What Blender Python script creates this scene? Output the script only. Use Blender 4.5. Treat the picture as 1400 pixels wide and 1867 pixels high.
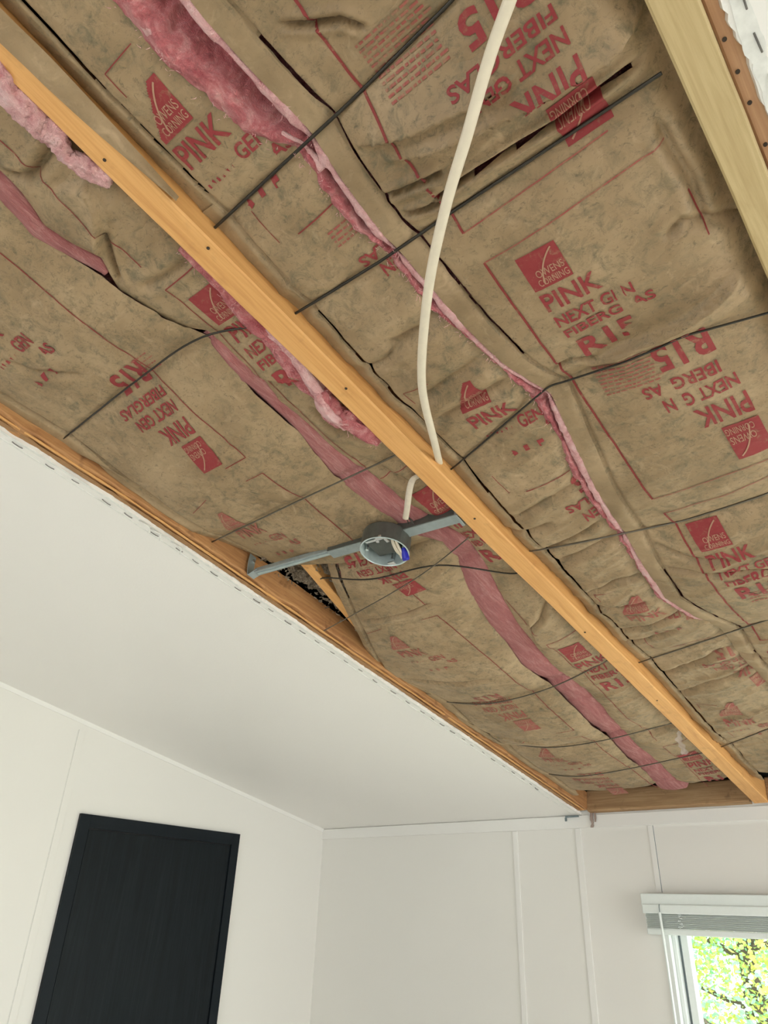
import bpy, bmesh, math, random
import numpy as np
from mathutils import Vector, Matrix

for o in list(bpy.data.objects):
    bpy.data.objects.remove(o)
scene = bpy.context.scene
COL = scene.collection

# ---------------------------------------------------------------- camera
def make_camera():
    yaw, pit, roll = -0.716377615, 0.518788822, 0.0405975203
    f = Vector((math.sin(yaw) * math.cos(pit), math.cos(yaw) * math.cos(pit), math.sin(pit)))
    r = f.cross(Vector((0, 0, 1))).normalized(); u = r.cross(f)
    r2 = r * math.cos(roll) + u * math.sin(roll); u2 = u * math.cos(roll) - r * math.sin(roll)
    cam = bpy.data.cameras.new('camera'); o = bpy.data.objects.new('camera', cam); COL.objects.link(o)
    o.matrix_world = Matrix(((r2.x, u2.x, -f.x, 0), (r2.y, u2.y, -f.y, 0), (r2.z, u2.z, -f.z, 1.75), (0, 0, 0, 1)))
    cam.sensor_fit = 'HORIZONTAL'; cam.sensor_width = 36.0; cam.lens = 36.0 * 1293.312 / 1400.0
    cam.clip_start = 0.02; cam.clip_end = 200
    scene.camera = o
make_camera()

# ---------------------------------------------------------------- world, sun, lamps in place of window skylight, exposure
w = bpy.data.worlds.new('sky'); scene.world = w; w.use_nodes = True
nt = w.node_tree; bg = nt.nodes['Background']
bg.inputs['Color'].default_value = (0.92, 0.96, 1.0, 1); bg.inputs['Strength'].default_value = 9.0

sun = bpy.data.lights.new('sun', 'SUN'); sun.energy = 26.0; sun.angle = math.radians(2); sun.color = (1.0, 0.95, 0.82)
so = bpy.data.objects.new('sun', sun); COL.objects.link(so)
so.rotation_euler = Vector((0.75, 0.35, -0.75)).to_track_quat('-Z', 'Y').to_euler()

def skylight_lamp(name, loc, direction, sx, sy, power, color):
    l = bpy.data.lights.new(name, 'AREA'); l.shape = 'RECTANGLE'; l.size = sx; l.size_y = sy; l.energy = power; l.color = color
    o = bpy.data.objects.new(name, l); COL.objects.link(o); o.location = loc
    o.rotation_euler = Vector(direction).to_track_quat('-Z', 'Z').to_euler()
    return o
# lamps added inside the room, tilted at the floor in place of window skylight
skylight_lamp('skylight_lamp_right', (2.22, 1.35, 1.55), (-0.55, 0, -0.83), 1.8, 0.9, 84, (1.0, 0.985, 0.93))
skylight_lamp('skylight_lamp_back', (-0.4, -2.30, 1.60), (0, 0.5, -0.86), 2.1, 0.9, 14, (1.0, 0.985, 0.93))

scene.view_settings.view_transform = 'Standard'
scene.view_settings.look = 'None'
scene.view_settings.gamma = 1.0
scene.view_settings.use_curve_mapping = False
scene.view_settings.exposure = -1.08

# ---------------------------------------------------------------- ceiling frame and insulation relief (pure numpy)
# ceiling coordinates: u = across (metres, +right), v = up the slope from the far wall, w = up through the ceiling
SLOPE = 0.18408598
CS, SN = math.cos(SLOPE), math.sin(SLOPE)
EYE = 1.75                       # camera height
YF = 2.5547                      # far wall plane
ZF = EYE + 0.3432                # ceiling height at the far wall
XL = -2.5148                     # left wall plane

def cp(u, v, w=0.0):
    return (u, YF - v * CS + w * SN, ZF + v * SN + w * CS)

def bend(v):
    """the left joist and board edge lean a little at the near end"""
    return -0.055 * np.maximum(0.0, np.asarray(v, float) - 2.0)

def _hash(ix, iy, seed):
    n = (ix * 374761393 + iy * 668265263 + seed * 974634777) & 0x7fffffff
    n = ((n ^ (n >> 13)) * 1274126177) & 0x7fffffff
    return ((n ^ (n >> 16)) & 0xffff) / 65535.0

def vnoise(x, y, seed=0):
    x = np.asarray(x, float); y = np.asarray(y, float)
    ix = np.floor(x).astype(np.int64); iy = np.floor(y).astype(np.int64)
    fx = x - ix; fy = y - iy
    fx = fx * fx * fx * (fx * (fx * 6 - 15) + 10); fy = fy * fy * fy * (fy * (fy * 6 - 15) + 10)
    a = _hash(ix, iy, seed); b = _hash(ix + 1, iy, seed); c = _hash(ix, iy + 1, seed); d = _hash(ix + 1, iy + 1, seed)
    return (a * (1 - fx) + b * fx) * (1 - fy) + (c * (1 - fx) + d * fx) * fy * 1.0

def fbm(x, y, seed=0, oct=3):
    s = 0; a = 0.5; t = 0
    for i in range(oct):
        s = s + a * vnoise(x, y, seed + i * 17); t += a; x = np.asarray(x) * 2.03 + 5.1; y = np.asarray(y) * 2.03 + 3.7; a *= 0.5
    return s / t

def ridged(x, y, seed=0, oct=2):
    s = 0; a = 1.0; t = 0
    for i in range(oct):
        s = s + a * (1 - np.abs(2 * vnoise(x, y, seed + i * 31) - 1)) ** 3; t += a; x = np.asarray(x) * 1.9 + 1.3; y = np.asarray(y) * 1.9 + 7.7; a *= 0.5
    return s / t

def ipl(v, pts):
    """interpolate u at v along a polyline given as (u, v) pairs"""
    p = sorted(pts, key=lambda q: q[1])
    return np.interp(v, [q[1] for q in p], [q[0] for q in p])

def rod_v(u, rod):
    p = sorted(rod, key=lambda q: q[0])
    return np.interp(u, [q[0] for q in p], [q[1] for q in p])

def rod_w(u, rod):
    p = sorted(rod, key=lambda q: q[0])
    return np.interp(u, [q[0] for q in p], [q[2] for q in p])

def seg_dist(u, v, pts):
    """signed side and distance to a polyline, plus fade toward its ends"""
    best = np.full(np.shape(u), 9.0); side = np.zeros(np.shape(u)); par = np.zeros(np.shape(u))
    n = len(pts) - 1
    for i in range(n):
        (x0, y0), (x1, y1) = pts[i][:2], pts[i + 1][:2]
        dx, dy = x1 - x0, y1 - y0; L2 = dx * dx + dy * dy + 1e-12
        t = np.clip(((u - x0) * dx + (v - y0) * dy) / L2, 0, 1)
        ex, ey = u - x0 - t * dx, v - y0 - t * dy
        d = np.hypot(ex, ey); m = d < best
        best = np.where(m, d, best); side = np.where(m, np.sign(ex * dy - ey * dx), side); par = np.where(m, (i + t) / n, par)
    return best, side, np.clip(np.sin(np.pi * np.clip(par, 0, 1)) * 2.2, 0, 1)

def height(b, u, v):
    u = np.asarray(u, float); v = np.asarray(v, float)
    uL, uR = ipl(v, b['L']), ipl(v, b['R'])
    a = np.clip((u - uL) / np.maximum(uR - uL, 0.02), 0, 1)
    rods = b['rods']                     # near (large v) to far
    V = np.array([rod_v(u, r) for r in rods]); Wr = np.array([rod_w(u, r) for r in rods])
    k = np.zeros(np.shape(u), int)
    for i in range(1, len(rods) - 1):
        k = np.where(v < V[i], i, k)
    Vn = np.take_along_axis(V, k[None], 0)[0]; Vf = np.take_along_axis(V, k[None] + 1, 0)[0]
    Wn = np.take_along_axis(Wr, k[None], 0)[0]; Wf = np.take_along_axis(Wr, k[None] + 1, 0)[0]
    span = np.maximum(Vn - Vf, 0.02)
    t = np.clip((Vn - v) / span, 0, 1)
    sag = np.take(np.array(b['sag']), k)
    prof = 4 * t * (1 - t)
    prof = np.power(prof, 0.6) * (0.8 + 0.4 * t)
    across = 0.30 + 0.70 * np.power(np.sin(np.pi * np.clip(a, 0.0, 1.0)) + 1e-6, 0.6)
    h = Wn * (1 - t) + Wf * t - sag * prof * across
    # broad unevenness and paper wrinkles
    h = h + b.get('lump', 0.006) * (fbm(u * 9, v * 7, b['seed'], 2) - 0.5) * 2 * np.minimum(prof * 1.5, 1)
    wr = b.get('wrinkle', 0.003) * (1 + b.get('wfar', 0.0) * np.clip((1.6 - v) / 0.5, 0, 1))
    th = b.get('wang', 0.25)
    x = u * math.cos(th) + v * math.sin(th); y = -u * math.sin(th) + v * math.cos(th)
    env = np.clip(fbm(u * 5 + 3, v * 4, b['seed'] + 5, 2) * 2.2 - 0.55, 0.12, 1)
    h = h - wr * env * (ridged(x * 4.0, y * 19.0, b['seed'] + 3, 2) - 0.25) * 1.5
    h = h - 0.35 * wr * ridged(u * 30 + v * 11, v * 34 - u * 9, b['seed'] + 9, 2)
    if 'lift' in b:                      # an edge pulled up off the joist
        lu, ld, lv0, lv1 = b['lift']
        h = h + ld * np.exp(-np.clip(u - uL, 0, 1) / lu) * np.clip((lv0 - v) / (lv0 - lv1), 0, 1)
    for kind, dep, wid, pts in b.get('folds', ()):
        d, s, f = seg_dist(u, v, pts)
        if kind == 'groove':
            h = h + 1.5 * dep * f * np.exp(-np.abs(d) / wid) - 0.5 * dep * f * np.exp(-((d - 2.2 * wid) / (1.6 * wid)) ** 2)
        else:                            # 'step': the paper on the +side hangs proud, falling back over wid
            h = h - dep * f * np.where(s > 0, np.exp(-d / wid), np.exp(-d / 0.0025) - 0.0)
    # crease where the stapling flange turns up, and lifted edges at the joists
    for side, off, dep in b.get('flange', ()):
        dd = (u - uL - off) if side == 'L' else (uR - off - u)
        h = h + dep * np.exp(-(dd / 0.0030) ** 2)
    eL, eR = b.get('edge', (0, 0))
    h = h + eL * np.exp(-((u - uL) / 0.018) ** 2) + eR * np.exp(-((uR - u) / 0.018) ** 2)
    return h

def slit(b, u, v):
    """where the paper is folded open: hairline slits along the flange crease and the sharpest folds"""
    uL, uR = ipl(v, b['L']), ipl(v, b['R'])
    out = np.zeros(np.shape(u), bool)
    for side, off, dep in b.get('flange', ()):
        dd = (u - uL - off) if side == 'L' else (uR - off - u)
        dd = dd + 0.004 * (fbm(v * 9, v * 0 + 2.2, b['seed'] + 21, 3) - 0.5)
        gate = fbm(v * 5 + 3, v * 0 + 1.1, b['seed'] + 22, 2)
        out |= (np.abs(dd) < 0.0030 * np.clip((gate - 0.34) * 4, 0, 1))
    for kind, dep, wid, pts in b.get('folds', ()):
        if kind == 'groove' and dep >= 0.0159:
            d, s, f = seg_dist(u, v, pts)
            out |= d < 0.0024 * f
    return out

# ---------------------------------------------------------------- measured outlines in ceiling coordinates
SEAM_R = [(-.405,3.05),(-.415,2.4607),(-.413,2.3907),(-.403,2.2957),(-.409,2.2267),(-.41,2.1457),(-.404,2.0657),(-.4,1.9737),(-.386,1.8797),(-.367,1.8187),(-.362,1.8027),(-.378,1.7117),(-.397,1.5867),(-.411,1.4377),(-.421,1.3447),(-.428,1.2247),(-.405,1.1407),(-.38,1.0567),(-.381,0.9407),(-.368,0.7787),(-.36,0.1)]
SEAM_L = [(-.475,3.05),(-.478,2.5077),(-.48,2.4527),(-.469,2.3867),(-.462,2.3377),(-.429,2.2877),(-.428,2.2557),(-.432,2.2257),(-.433,2.1837),(-.423,2.1407),(-.418,2.0897),(-.421,2.0357),(-.415,2.0057),(-.404,1.9547),(-.395,1.9027),(-.387,1.8307),(-.386,1.7917),(-.389,1.7177),(-.407,1.6467),(-.414,1.5627),(-.421,1.4607),(-.426,1.3577),(-.436,1.2237),(-.411,1.1367),(-.372,1.09),(-.372,0.97),(-.361,0.82),(-.362,0.1)]
GAP_L = [(-.83,3.05),(-.817,2.4727),(-.828,2.4177),(-.815,2.3727),(-.797,2.3237),(-.796,2.2957),(-.78,2.2327),(-.768,2.1997),(-.751,2.1659),(-.768,2.0589),(-.768,1.9429),(-.794,1.8209),(-.776,1.6809),(-.774,1.6159),(-.728,1.5599),(-.737,1.4989),(-.777,1.3969),(-.811,1.2489),(-.841,1.0759),(-.83,0.9599),(-.842,0.6949),(-.843,0.5749),(-.861,0.4279),(-.863,0.2879),(-.876,0.1649),(-.875,0.08)]
GAP_R = [(-.775,3.05),(-.779,2.4647),(-.798,2.4167),(-.791,2.3777),(-.776,2.3417),(-.801,2.2957),(-.787,2.2317),(-.775,2.1977),(-.743,2.1699),(-.741,2.0899),(-.739,2.0549),(-.751,2.0069),(-.742,1.9359),(-.743,1.8709),(-.739,1.8279),(-.728,1.7979),(-.724,1.7579),(-.722,1.7119),(-.699,1.6129),(-.684,1.5619),(-.685,1.5339),(-.697,1.4729),(-.734,1.3239),(-.753,1.2419),(-.77,1.1219),(-.776,1.0039),(-.769,0.9039),(-.769,0.7829),(-.79,0.6199),(-.798,0.4769),(-.796,0.3659),(-.8,0.2969),(-.8,0.08)]
B4A_L = [(-1.2498,3.05),(-1.192,2.0),(-1.192,1.635),(-1.15,1.59),(-1.06,1.575),(-1.0,1.56)]
B4B_L = [(-1.051,1.5586),(-1.128,1.3946),(-1.189,1.2706),(-1.24,1.1516),(-1.192,1.0),(-1.192,0.08)]
ROD2 = [[(-.6,2.8,0.03),(-.05,2.82,0.03)],[(-.595,2.2766,0.03),(-.342,2.2888,0.026),(-.201,2.2992,0.028),(-.05,2.32,0.03)],[(-.599,2.1206,0.03),(-.432,2.1187,0.02),(-.316,2.1224,0.018),(-.063,2.1206,0.03)],[(-.609,1.7246,0.03),(-.358,1.8171,0.022),(-.156,1.8202,0.012),(-.062,1.7921,0.022)],[(-.621,1.4606,0.03),(-.304,1.4338,0.015),(-.17,1.4367,0.02),(-.05,1.47,0.03)],[(-.603,0.9536,0.03),(-.286,1.0517,0.02),(-.05,1.12,0.03)],[(-.605,0.4116,0.03),(-.447,0.5127,0.025),(-.05,0.66,0.03)],[(-.6,0.05,0.04),(-.05,0.05,0.04)]]
ROD1 = [[(-1.19,2.8,0.03),(-.64,2.8,0.03)],[(-1.226,2.1606,0.03),(-.928,2.1732,0.028),(-.753,2.1708,0.026),(-.659,2.1196,0.03)],[(-1.205,1.7896,0.03),(-.903,1.8107,0.02),(-.673,1.8096,0.03)],[(-1.04,1.5706,0.03),(-.93,1.5422,0.012),(-.77,1.5212,0.012),(-.671,1.4096,0.03)],[(-1.216,0.9286,0.03),(-1.033,0.9235,0.008),(-.836,0.9495,0.008),(-.626,0.9926,0.03)],[(-1.231,0.6146,0.03),(-1.028,0.6005,0.008),(-.854,0.6045,0.008),(-.651,0.6036,0.03)],[(-1.213,0.3396,0.03),(-1.066,0.3559,0.01),(-.912,0.3719,0.01),(-.674,0.3886,0.03)],[(-1.19,0.04,0.03),(-.64,0.04,0.03)]]
TAUT = [(-1.188,1.42,0.0),(-.849,1.5073,-0.004),(-.659,1.576,0.0)]
F1 = [('step',0.03,0.035,[(-.051,2.1809),(-.098,2.1689),(-.181,2.1789),(-.255,2.1929),(-.354,2.2219)]),('step',0.018,0.025,[(-.171,2.2129),(-.229,2.2159),(-.306,2.2329),(-.37,2.2529)]),('groove',0.015,0.003,[(-.38,2.1859),(-.328,2.1769),(-.297,2.1709)]),('groove',0.015,0.003,[(-.37,2.1549),(-.32,2.1389)]),('groove',0.016,0.003,[(-.337,2.1489),(-.28,2.1499),(-.169,2.1429),(-.066,2.1449)]),('groove',0.012,0.003,[(-.356,2.3909),(-.327,2.3709),(-.296,2.3539),(-.279,2.3309)]),('step',0.022,0.045,[(-.294,1.8319),(-.193,1.8359),(-.118,1.8479),(-.063,1.8679)]),('groove',0.009,0.005,[(-.391,1.3359),(-.307,1.2969),(-.222,1.2699)]),('groove',0.008,0.005,[(-.383,1.4099),(-.329,1.3449),(-.269,1.3239)]),('groove',0.01,0.006,[(-.084,2.0889),(-.083,2.0399),(-.079,2.0049),(-.084,1.9409)]),('groove',0.008,0.006,[(-.129,1.9589),(-.106,1.9679),(-.066,1.9409),(-.041,1.9079)]),('groove',0.008,0.005,[(-.415,0.9619),(-.329,0.9129)]),('groove',0.007,0.004,[(-.34,1.8489),(-.303,1.8549),(-.271,1.8359)])]
F2 = [('groove',0.009,0.01,[(-.557,1.8419),(-.47,1.8529),(-.398,1.8599)]),('groove',0.008,0.01,[(-.543,1.8969),(-.471,1.9109),(-.401,1.9219)]),('groove',0.009,0.012,[(-.52,2.0079),(-.461,2.0059),(-.407,2.0149)]),('groove',0.009,0.008,[(-.57,1.4019),(-.498,1.4159),(-.425,1.4369)]),('groove',0.008,0.008,[(-.566,1.5699),(-.492,1.5929),(-.419,1.6079)]),('groove',0.008,0.007,[(-.577,1.2369),(-.523,1.2189),(-.459,1.2159)]),('groove',0.008,0.006,[(-.58,1.1189),(-.488,1.1359),(-.413,1.1529)]),('groove',0.009,0.008,[(-.577,0.8839),(-.474,0.9299),(-.39,0.9729)]),('groove',0.008,0.006,[(-.578,1.4499),(-.503,1.4709),(-.426,1.4959)]),('groove',0.007,0.006,[(-.576,1.2839),(-.492,1.3119),(-.429,1.3029)]),('groove',0.007,0.006,[(-.595,1.0629),(-.526,1.0749),(-.443,1.1039)]),('groove',0.006,0.006,[(-.581,0.7859),(-.47,0.8399),(-.364,0.8719)]),('groove',0.006,0.006,[(-.6,1.9909),(-.536,1.9879),(-.458,2.0099)]),('groove',0.007,0.007,[(-.639,1.5409),(-.566,1.5229),(-.502,1.5359)])]
F3 = [('step',0.02,0.05,[(-.682,2.4219),(-.7,2.3859),(-.767,2.3389)]),('groove',0.012,0.006,[(-.774,2.4889),(-.752,2.4699),(-.732,2.4649),(-.656,2.4689)]),('groove',0.01,0.004,[(-.722,2.3679),(-.757,2.3319),(-.786,2.2979)]),('groove',0.008,0.006,[(-.765,2.2789),(-.71,2.2699),(-.658,2.2659)]),('step',0.012,0.04,[(-.615,1.9999),(-.645,2.0179),(-.695,2.0419),(-.746,2.0789)]),('groove',0.01,0.006,[(-.706,1.9799),(-.697,1.9089),(-.661,1.8499)]),('groove',0.009,0.006,[(-.741,1.2209),(-.696,1.2409),(-.647,1.2929)]),('step',0.01,0.03,[(-.752,1.1289),(-.743,1.1809),(-.711,1.2729)]),('groove',0.008,0.008,[(-.725,1.8479),(-.702,1.7849),(-.677,1.7199)]),('groove',0.009,0.008,[(-.736,0.5839),(-.643,0.5929),(-.643,0.5159)]),('groove',0.008,0.006,[(-.863,0.4059),(-.805,0.3449),(-.828,0.2059)])]
F4 = [('groove',0.012,0.004,[(-.777,2.2409),(-.761,2.2219),(-.749,2.1939)]),('groove',0.006,0.006,[(-1.084,2.3349),(-1.061,2.2869),(-.985,2.2259)]),('groove',0.006,0.006,[(-1.217,2.1439),(-1.184,2.0529),(-1.168,1.8119)])]
F5 = [('groove',0.008,0.004,[(-1.097,1.4039),(-.985,1.3959),(-.867,1.4069)]),('groove',0.006,0.005,[(-1.21,0.9339),(-1.15,0.7099),(-1.004,0.6439)]),('groove',0.006,0.006,[(-1.205,1.1179),(-1.08,1.0879),(-.928,1.0629)])]
C_CABLE = [(-.591,1.7722,0.012),(-.55,1.8382,-0.015),(-.509,1.9134,-0.03),(-.476,1.9646,-0.04),(-.423,2.0297,-0.05),(-.359,2.0998,-0.055),(-.292,2.1618,-0.055),(-.237,2.2057,-0.05),(-.183,2.2496,-0.04),(-.142,2.2785,-0.035),(-.085,2.317,-0.03),(-.035,2.352,-0.014)]
C_STUB = [(-.654,1.7487,0.02),(-.663,1.7512,0.012),(-.681,1.7361,0.006),(-.712,1.7017,0.004),(-.737,1.6751,0.006)]
FLUFF_A = [(-.646,2.5688),(-.658,2.5288),(-.659,2.4958),(-.656,2.4788)]
FLUFF_B = [(-.66,2.4672),(-.666,2.4482),(-.658,2.4292),(-.654,2.4162)]
FLUFF_C = [(-.654,2.2874),(-.652,2.2194),(-.66,2.1594),(-.657,2.1054),(-.674,2.0404),(-.676,1.9884)]
FLUFF_D = [(-.658,1.9971),(-.671,1.9501),(-.66,1.9141),(-.651,1.8601)]
BOX_C = (-.803,1.6554)
HOOK = (-1.187,1.662)
BAR_R = (-.661,1.6199)
BAR_M = (-.942,1.673)
LOOSE = [(-1.271,1.7469),(-1.277,1.6629),(-1.24,1.6059),(-1.181,1.5509),(-1.114,1.5239),(-1.321,1.0649),(-1.195,1.3319)]
WEB = [(-1.111,1.5632),(-1.175,1.3662)]
SCRAP = [(-.639,0.598),(-.725,0.397)]
BLOCKS = [('R',0,-0.2862,1,2.0324,1.8493,-0.0031),('R',1,-0.1254,0.95,1.567,1.824,-0.0009),('R',0,-0.3087,1,1.4273,1.2017,0.0087),('R',1,-0.1189,1,2.1103,2.2862,0.0),('R',1,-0.1004,1,0.9812,1.0855,-0.0035),('R',0,-0.3059,1,0.895,0.6829,-0.0008),('L',0,-0.5552,1,2.4419,2.2428,-0.0001),('L',1,-0.3371,1,1.9917,2.1842,-0.0015),('L',0,-0.496,1,1.8975,1.6931,-0.0021),('L',1,-0.3424,1,1.3799,1.6251,0.0003),('L',0,-0.5235,1,1.2507,1.0761,0.0032),('L',1,-0.3376,1,0.7889,0.9695,-0.0055),('BR',0,-0.716,1,2.2263,2.0282,0.0064),('BR',0,-0.6932,1,1.7162,1.4622,0.0006),('BR',0,-0.7219,1,1.1163,0.8739,-0.0012),('BR',0,-0.724,1,0.4156,0.1947,0.0045),('BA',0,-1.0927,1,2.4752,2.2309,-0.0121),('BA',1,-0.9343,1,1.9669,2.204,0.0545),('BA',0,-1.1093,1,1.8669,1.6489,-0.0124),('BA',1,-0.9673,1,1.3249,1.6269,0.1078),('BB',1,-0.8485,1,1.4561,1.6158,-0.0232),('BB',0,-1.0897,1,1.3303,1.1304,0.0155),('BB',1,-0.9624,1,0.7594,0.9856,0.0032),('BB',0,-1.0951,1,0.591,0.4123,0.0114),('BB',1,-0.9822,1,0.1529,0.3808,0.0126),('L',0,-0.5149,1,0.7418,0.4425,-0.012)]

# ---------------------------------------------------------------- the insulation batts: outlines, wires, relief
ROD1U = ROD1[:4]
ROD1L = [[(-1.19, 1.80, .06), (-.64, 1.80, .06)]] + ROD1[4:]
BATTS = {
    'R': dict(L=SEAM_R, R=[(-.050, 3.05), (-.050, .08)], v=(.16, 3.0), rods=ROD2, sag=[.02, .016, .022, .03, .04, .04, .03], seed=11,
              wrinkle=.0032, wfar=.6, wang=.15, lump=.006, folds=F1, flange=[('L', .034, .008)], edge=(0, .02)),
    'L': dict(L=[(-.598, 3.05), (-.598, .08)], R=SEAM_L, v=(.16, 3.0), rods=ROD2, sag=[.016, .012, .018, .022, .02, .024, .02], seed=23,
              wrinkle=.0045, wfar=1.0, wang=.30, lump=.005, folds=F2, flange=[('L', .032, .007)], edge=(.009, .006)),
    'BR': dict(L=GAP_R, R=[(-.641, 3.05), (-.641, .08)], v=(.14, 3.0), rods=ROD1, sag=[.012, .016, .012, .016, .02, .016, .014, .01], seed=37,
               wrinkle=.0045, wang=.1, lump=.006, folds=F3, edge=(.004, .008)),
    'BA': dict(L=B4A_L, R=GAP_L, v=(1.565, 3.0), rods=ROD1U + [[(-1.19, 1.40, .05), (-.64, 1.40, .05)]], sag=[.022, .022, .004, .004], seed=41,
               wrinkle=.0022, lift=(.07, .050, 1.83, 1.63), wang=.4, lump=.005, folds=F4, flange=[('L', .030, .013)], edge=(0, .004)),
    'BB': dict(L=B4B_L, R=GAP_L, v=(.14, 1.60), rods=ROD1L, sag=[.035, .024, .016, .012], seed=53,
               wrinkle=.0022, wang=.2, lump=.005, folds=F5, flange=[('L', .030, .011)], edge=(0, .004)),
}
BATTS['BA']['rods'] = ROD1U + [[(-1.19, 1.45, .06), (-.64, 1.30, .06)]]

# ---------------------------------------------------------------- materials
MATS = {}
def new_mat(name):
    m = bpy.data.materials.new(name); m.use_nodes = True; nt = m.node_tree
    return m, nt, nt.nodes['Principled BSDF']

def N(nt, t, **kw):
    n = nt.nodes.new(t)
    for k, v in kw.items():
        setattr(n, k, v)
    return n

def pos(nt, rot=0.0, scale=(1, 1, 1)):
    g = N(nt, 'ShaderNodeNewGeometry'); m = N(nt, 'ShaderNodeMapping')
    m.inputs['Rotation'].default_value = (rot, 0, 0); 
    m2 = N(nt, 'ShaderNodeMapping'); m2.inputs['Scale'].default_value = scale
    nt.links.new(g.outputs['Position'], m.inputs['Vector']); nt.links.new(m.outputs['Vector'], m2.inputs['Vector'])
    return m2.outputs['Vector']

def noise(nt, vec, scale, detail=3, rough=0.55, dist=0.0):
    n = N(nt, 'ShaderNodeTexNoise'); n.inputs['Scale'].default_value = scale; n.inputs['Detail'].default_value = detail
    n.inputs['Roughness'].default_value = rough; n.inputs['Distortion'].default_value = dist
    nt.links.new(vec, n.inputs['Vector']); return n.outputs['Fac']

def ramp(nt, fac, stops):
    r = N(nt, 'ShaderNodeValToRGB'); e = r.color_ramp.elements
    while len(e) < len(stops): e.new(0.5)
    for i, (p, c) in enumerate(stops):
        e[i].position = p; e[i].color = c if len(c) == 4 else (*c, 1)
    nt.links.new(fac, r.inputs['Fac']); return r.outputs['Color']

def g1(x): return (x, x, x, 1)

def mix(nt, fac, a, b, mode='MIX'):
    m = N(nt, 'ShaderNodeMix', data_type='RGBA', blend_type=mode)
    for s, v in ((0, fac), (6, a), (7, b)):
        if hasattr(v, 'links'): nt.links.new(v, m.inputs[s])
        elif s == 0: m.inputs[0].default_value = v
        else: m.inputs[s].default_value = (*v, 1) if len(v) == 3 else v
    return m.outputs[2]

def bump(nt, bsdf, fac, strength, dist=0.002):
    b = N(nt, 'ShaderNodeBump'); b.inputs['Strength'].default_value = strength; b.inputs['Distance'].default_value = dist
    nt.links.new(fac, b.inputs['Height']); nt.links.new(b.outputs['Normal'], bsdf.inputs['Normal'])

def plain(name, col, rough=0.5, metal=0.0, var=1.0):
    m, nt, b = new_mat(name)
    b.inputs['Base Color'].default_value = (*col, 1); b.inputs['Roughness'].default_value = rough; b.inputs['Metallic'].default_value = metal
    v = pos(nt); f = noise(nt, v, 90, 3)
    c = ramp(nt, f, [(0.3, tuple(x * (1 - 0.10 * var) for x in col)), (0.7, tuple(min(1, x * (1 + 0.06 * var)) for x in col))])
    nt.links.new(c, b.inputs['Base Color'])
    MATS[name] = m; return m

def kraft_color(nt, flecks=1.0):
    v = pos(nt, SLOPE)
    big = noise(nt, v, 9, 4, 0.6)
    c = ramp(nt, big, [(0.28, (0.250, 0.170, 0.090)), (0.5, (0.335, 0.233, 0.130)), (0.75, (0.425, 0.304, 0.178))])
    reg = noise(nt, v, 6, 2, 0.5)                       # the marbling comes in drifts
    mid = noise(nt, v, 42, 8, 0.76, 0.5)
    m1 = ramp(nt, mid, [(0.48, g1(0)), (0.66, g1(0.80 * flecks))])
    m1 = mix(nt, 1.0, m1, ramp(nt, reg, [(0.30, g1(0.35)), (0.62, g1(1.0))]), 'MULTIPLY')
    c = mix(nt, m1, c, (0.112, 0.105, 0.064))
    vs = pos(nt, SLOPE, (1.0, 1.35, 1.0))
    fine = noise(nt, vs, 110, 8, 0.78, 0.8)
    c = mix(nt, ramp(nt, fine, [(0.54, g1(0)), (0.66, g1(0.65 * flecks))]), c, (0.085, 0.074, 0.046))
    lite = noise(nt, v, 30, 5, 0.7, 0.8)
    c = mix(nt, ramp(nt, lite, [(0.56, g1(0)), (0.74, g1(0.45))]), c, (0.56, 0.40, 0.245))
    return c, fine, v

def crumple(nt):
    """thin paper creases: folded noise gives sharp ridge lines"""
    a = noise(nt, pos(nt, SLOPE, (1.0, 2.0, 1.0)), 7, 3, 0.5, 0.3)
    s = N(nt, 'ShaderNodeMath', operation='SUBTRACT'); s.inputs[1].default_value = 0.5; nt.links.new(a, s.inputs[0])
    b = N(nt, 'ShaderNodeMath', operation='ABSOLUTE'); nt.links.new(s.outputs[0], b.inputs[0])
    p = N(nt, 'ShaderNodeMath', operation='POWER'); p.inputs[1].default_value = 0.6; nt.links.new(b.outputs[0], p.inputs[0])
    return p.outputs[0]

def kraft(name, flecks=1.0):
    m, nt, b = new_mat(name)
    c, fine, v = kraft_color(nt, flecks)
    nt.links.new(c, b.inputs['Base Color']); b.inputs['Roughness'].default_value = 0.55; b.inputs['Specular IOR Level'].default_value = 0.3
    bump(nt, b, crumple(nt), 0.28, 0.012)
    MATS[name] = m

def print_mat(name, col, lo, hi, seed):
    m, nt, b = new_mat(name)
    c, fine, v = kraft_color(nt, 1.0)
    wear = noise(nt, v, 75 + seed, 5, 0.75, 0.4)
    mask = ramp(nt, wear, [(lo, g1(0.92)), (hi, g1(0.25))])
    c2 = mix(nt, mask, c, col)
    nt.links.new(c2, b.inputs['Base Color']); b.inputs['Roughness'].default_value = 0.6; b.inputs['Specular IOR Level'].default_value = 0.25
    bump(nt, b, crumple(nt), 0.28, 0.012)
    MATS[name] = m

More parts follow.
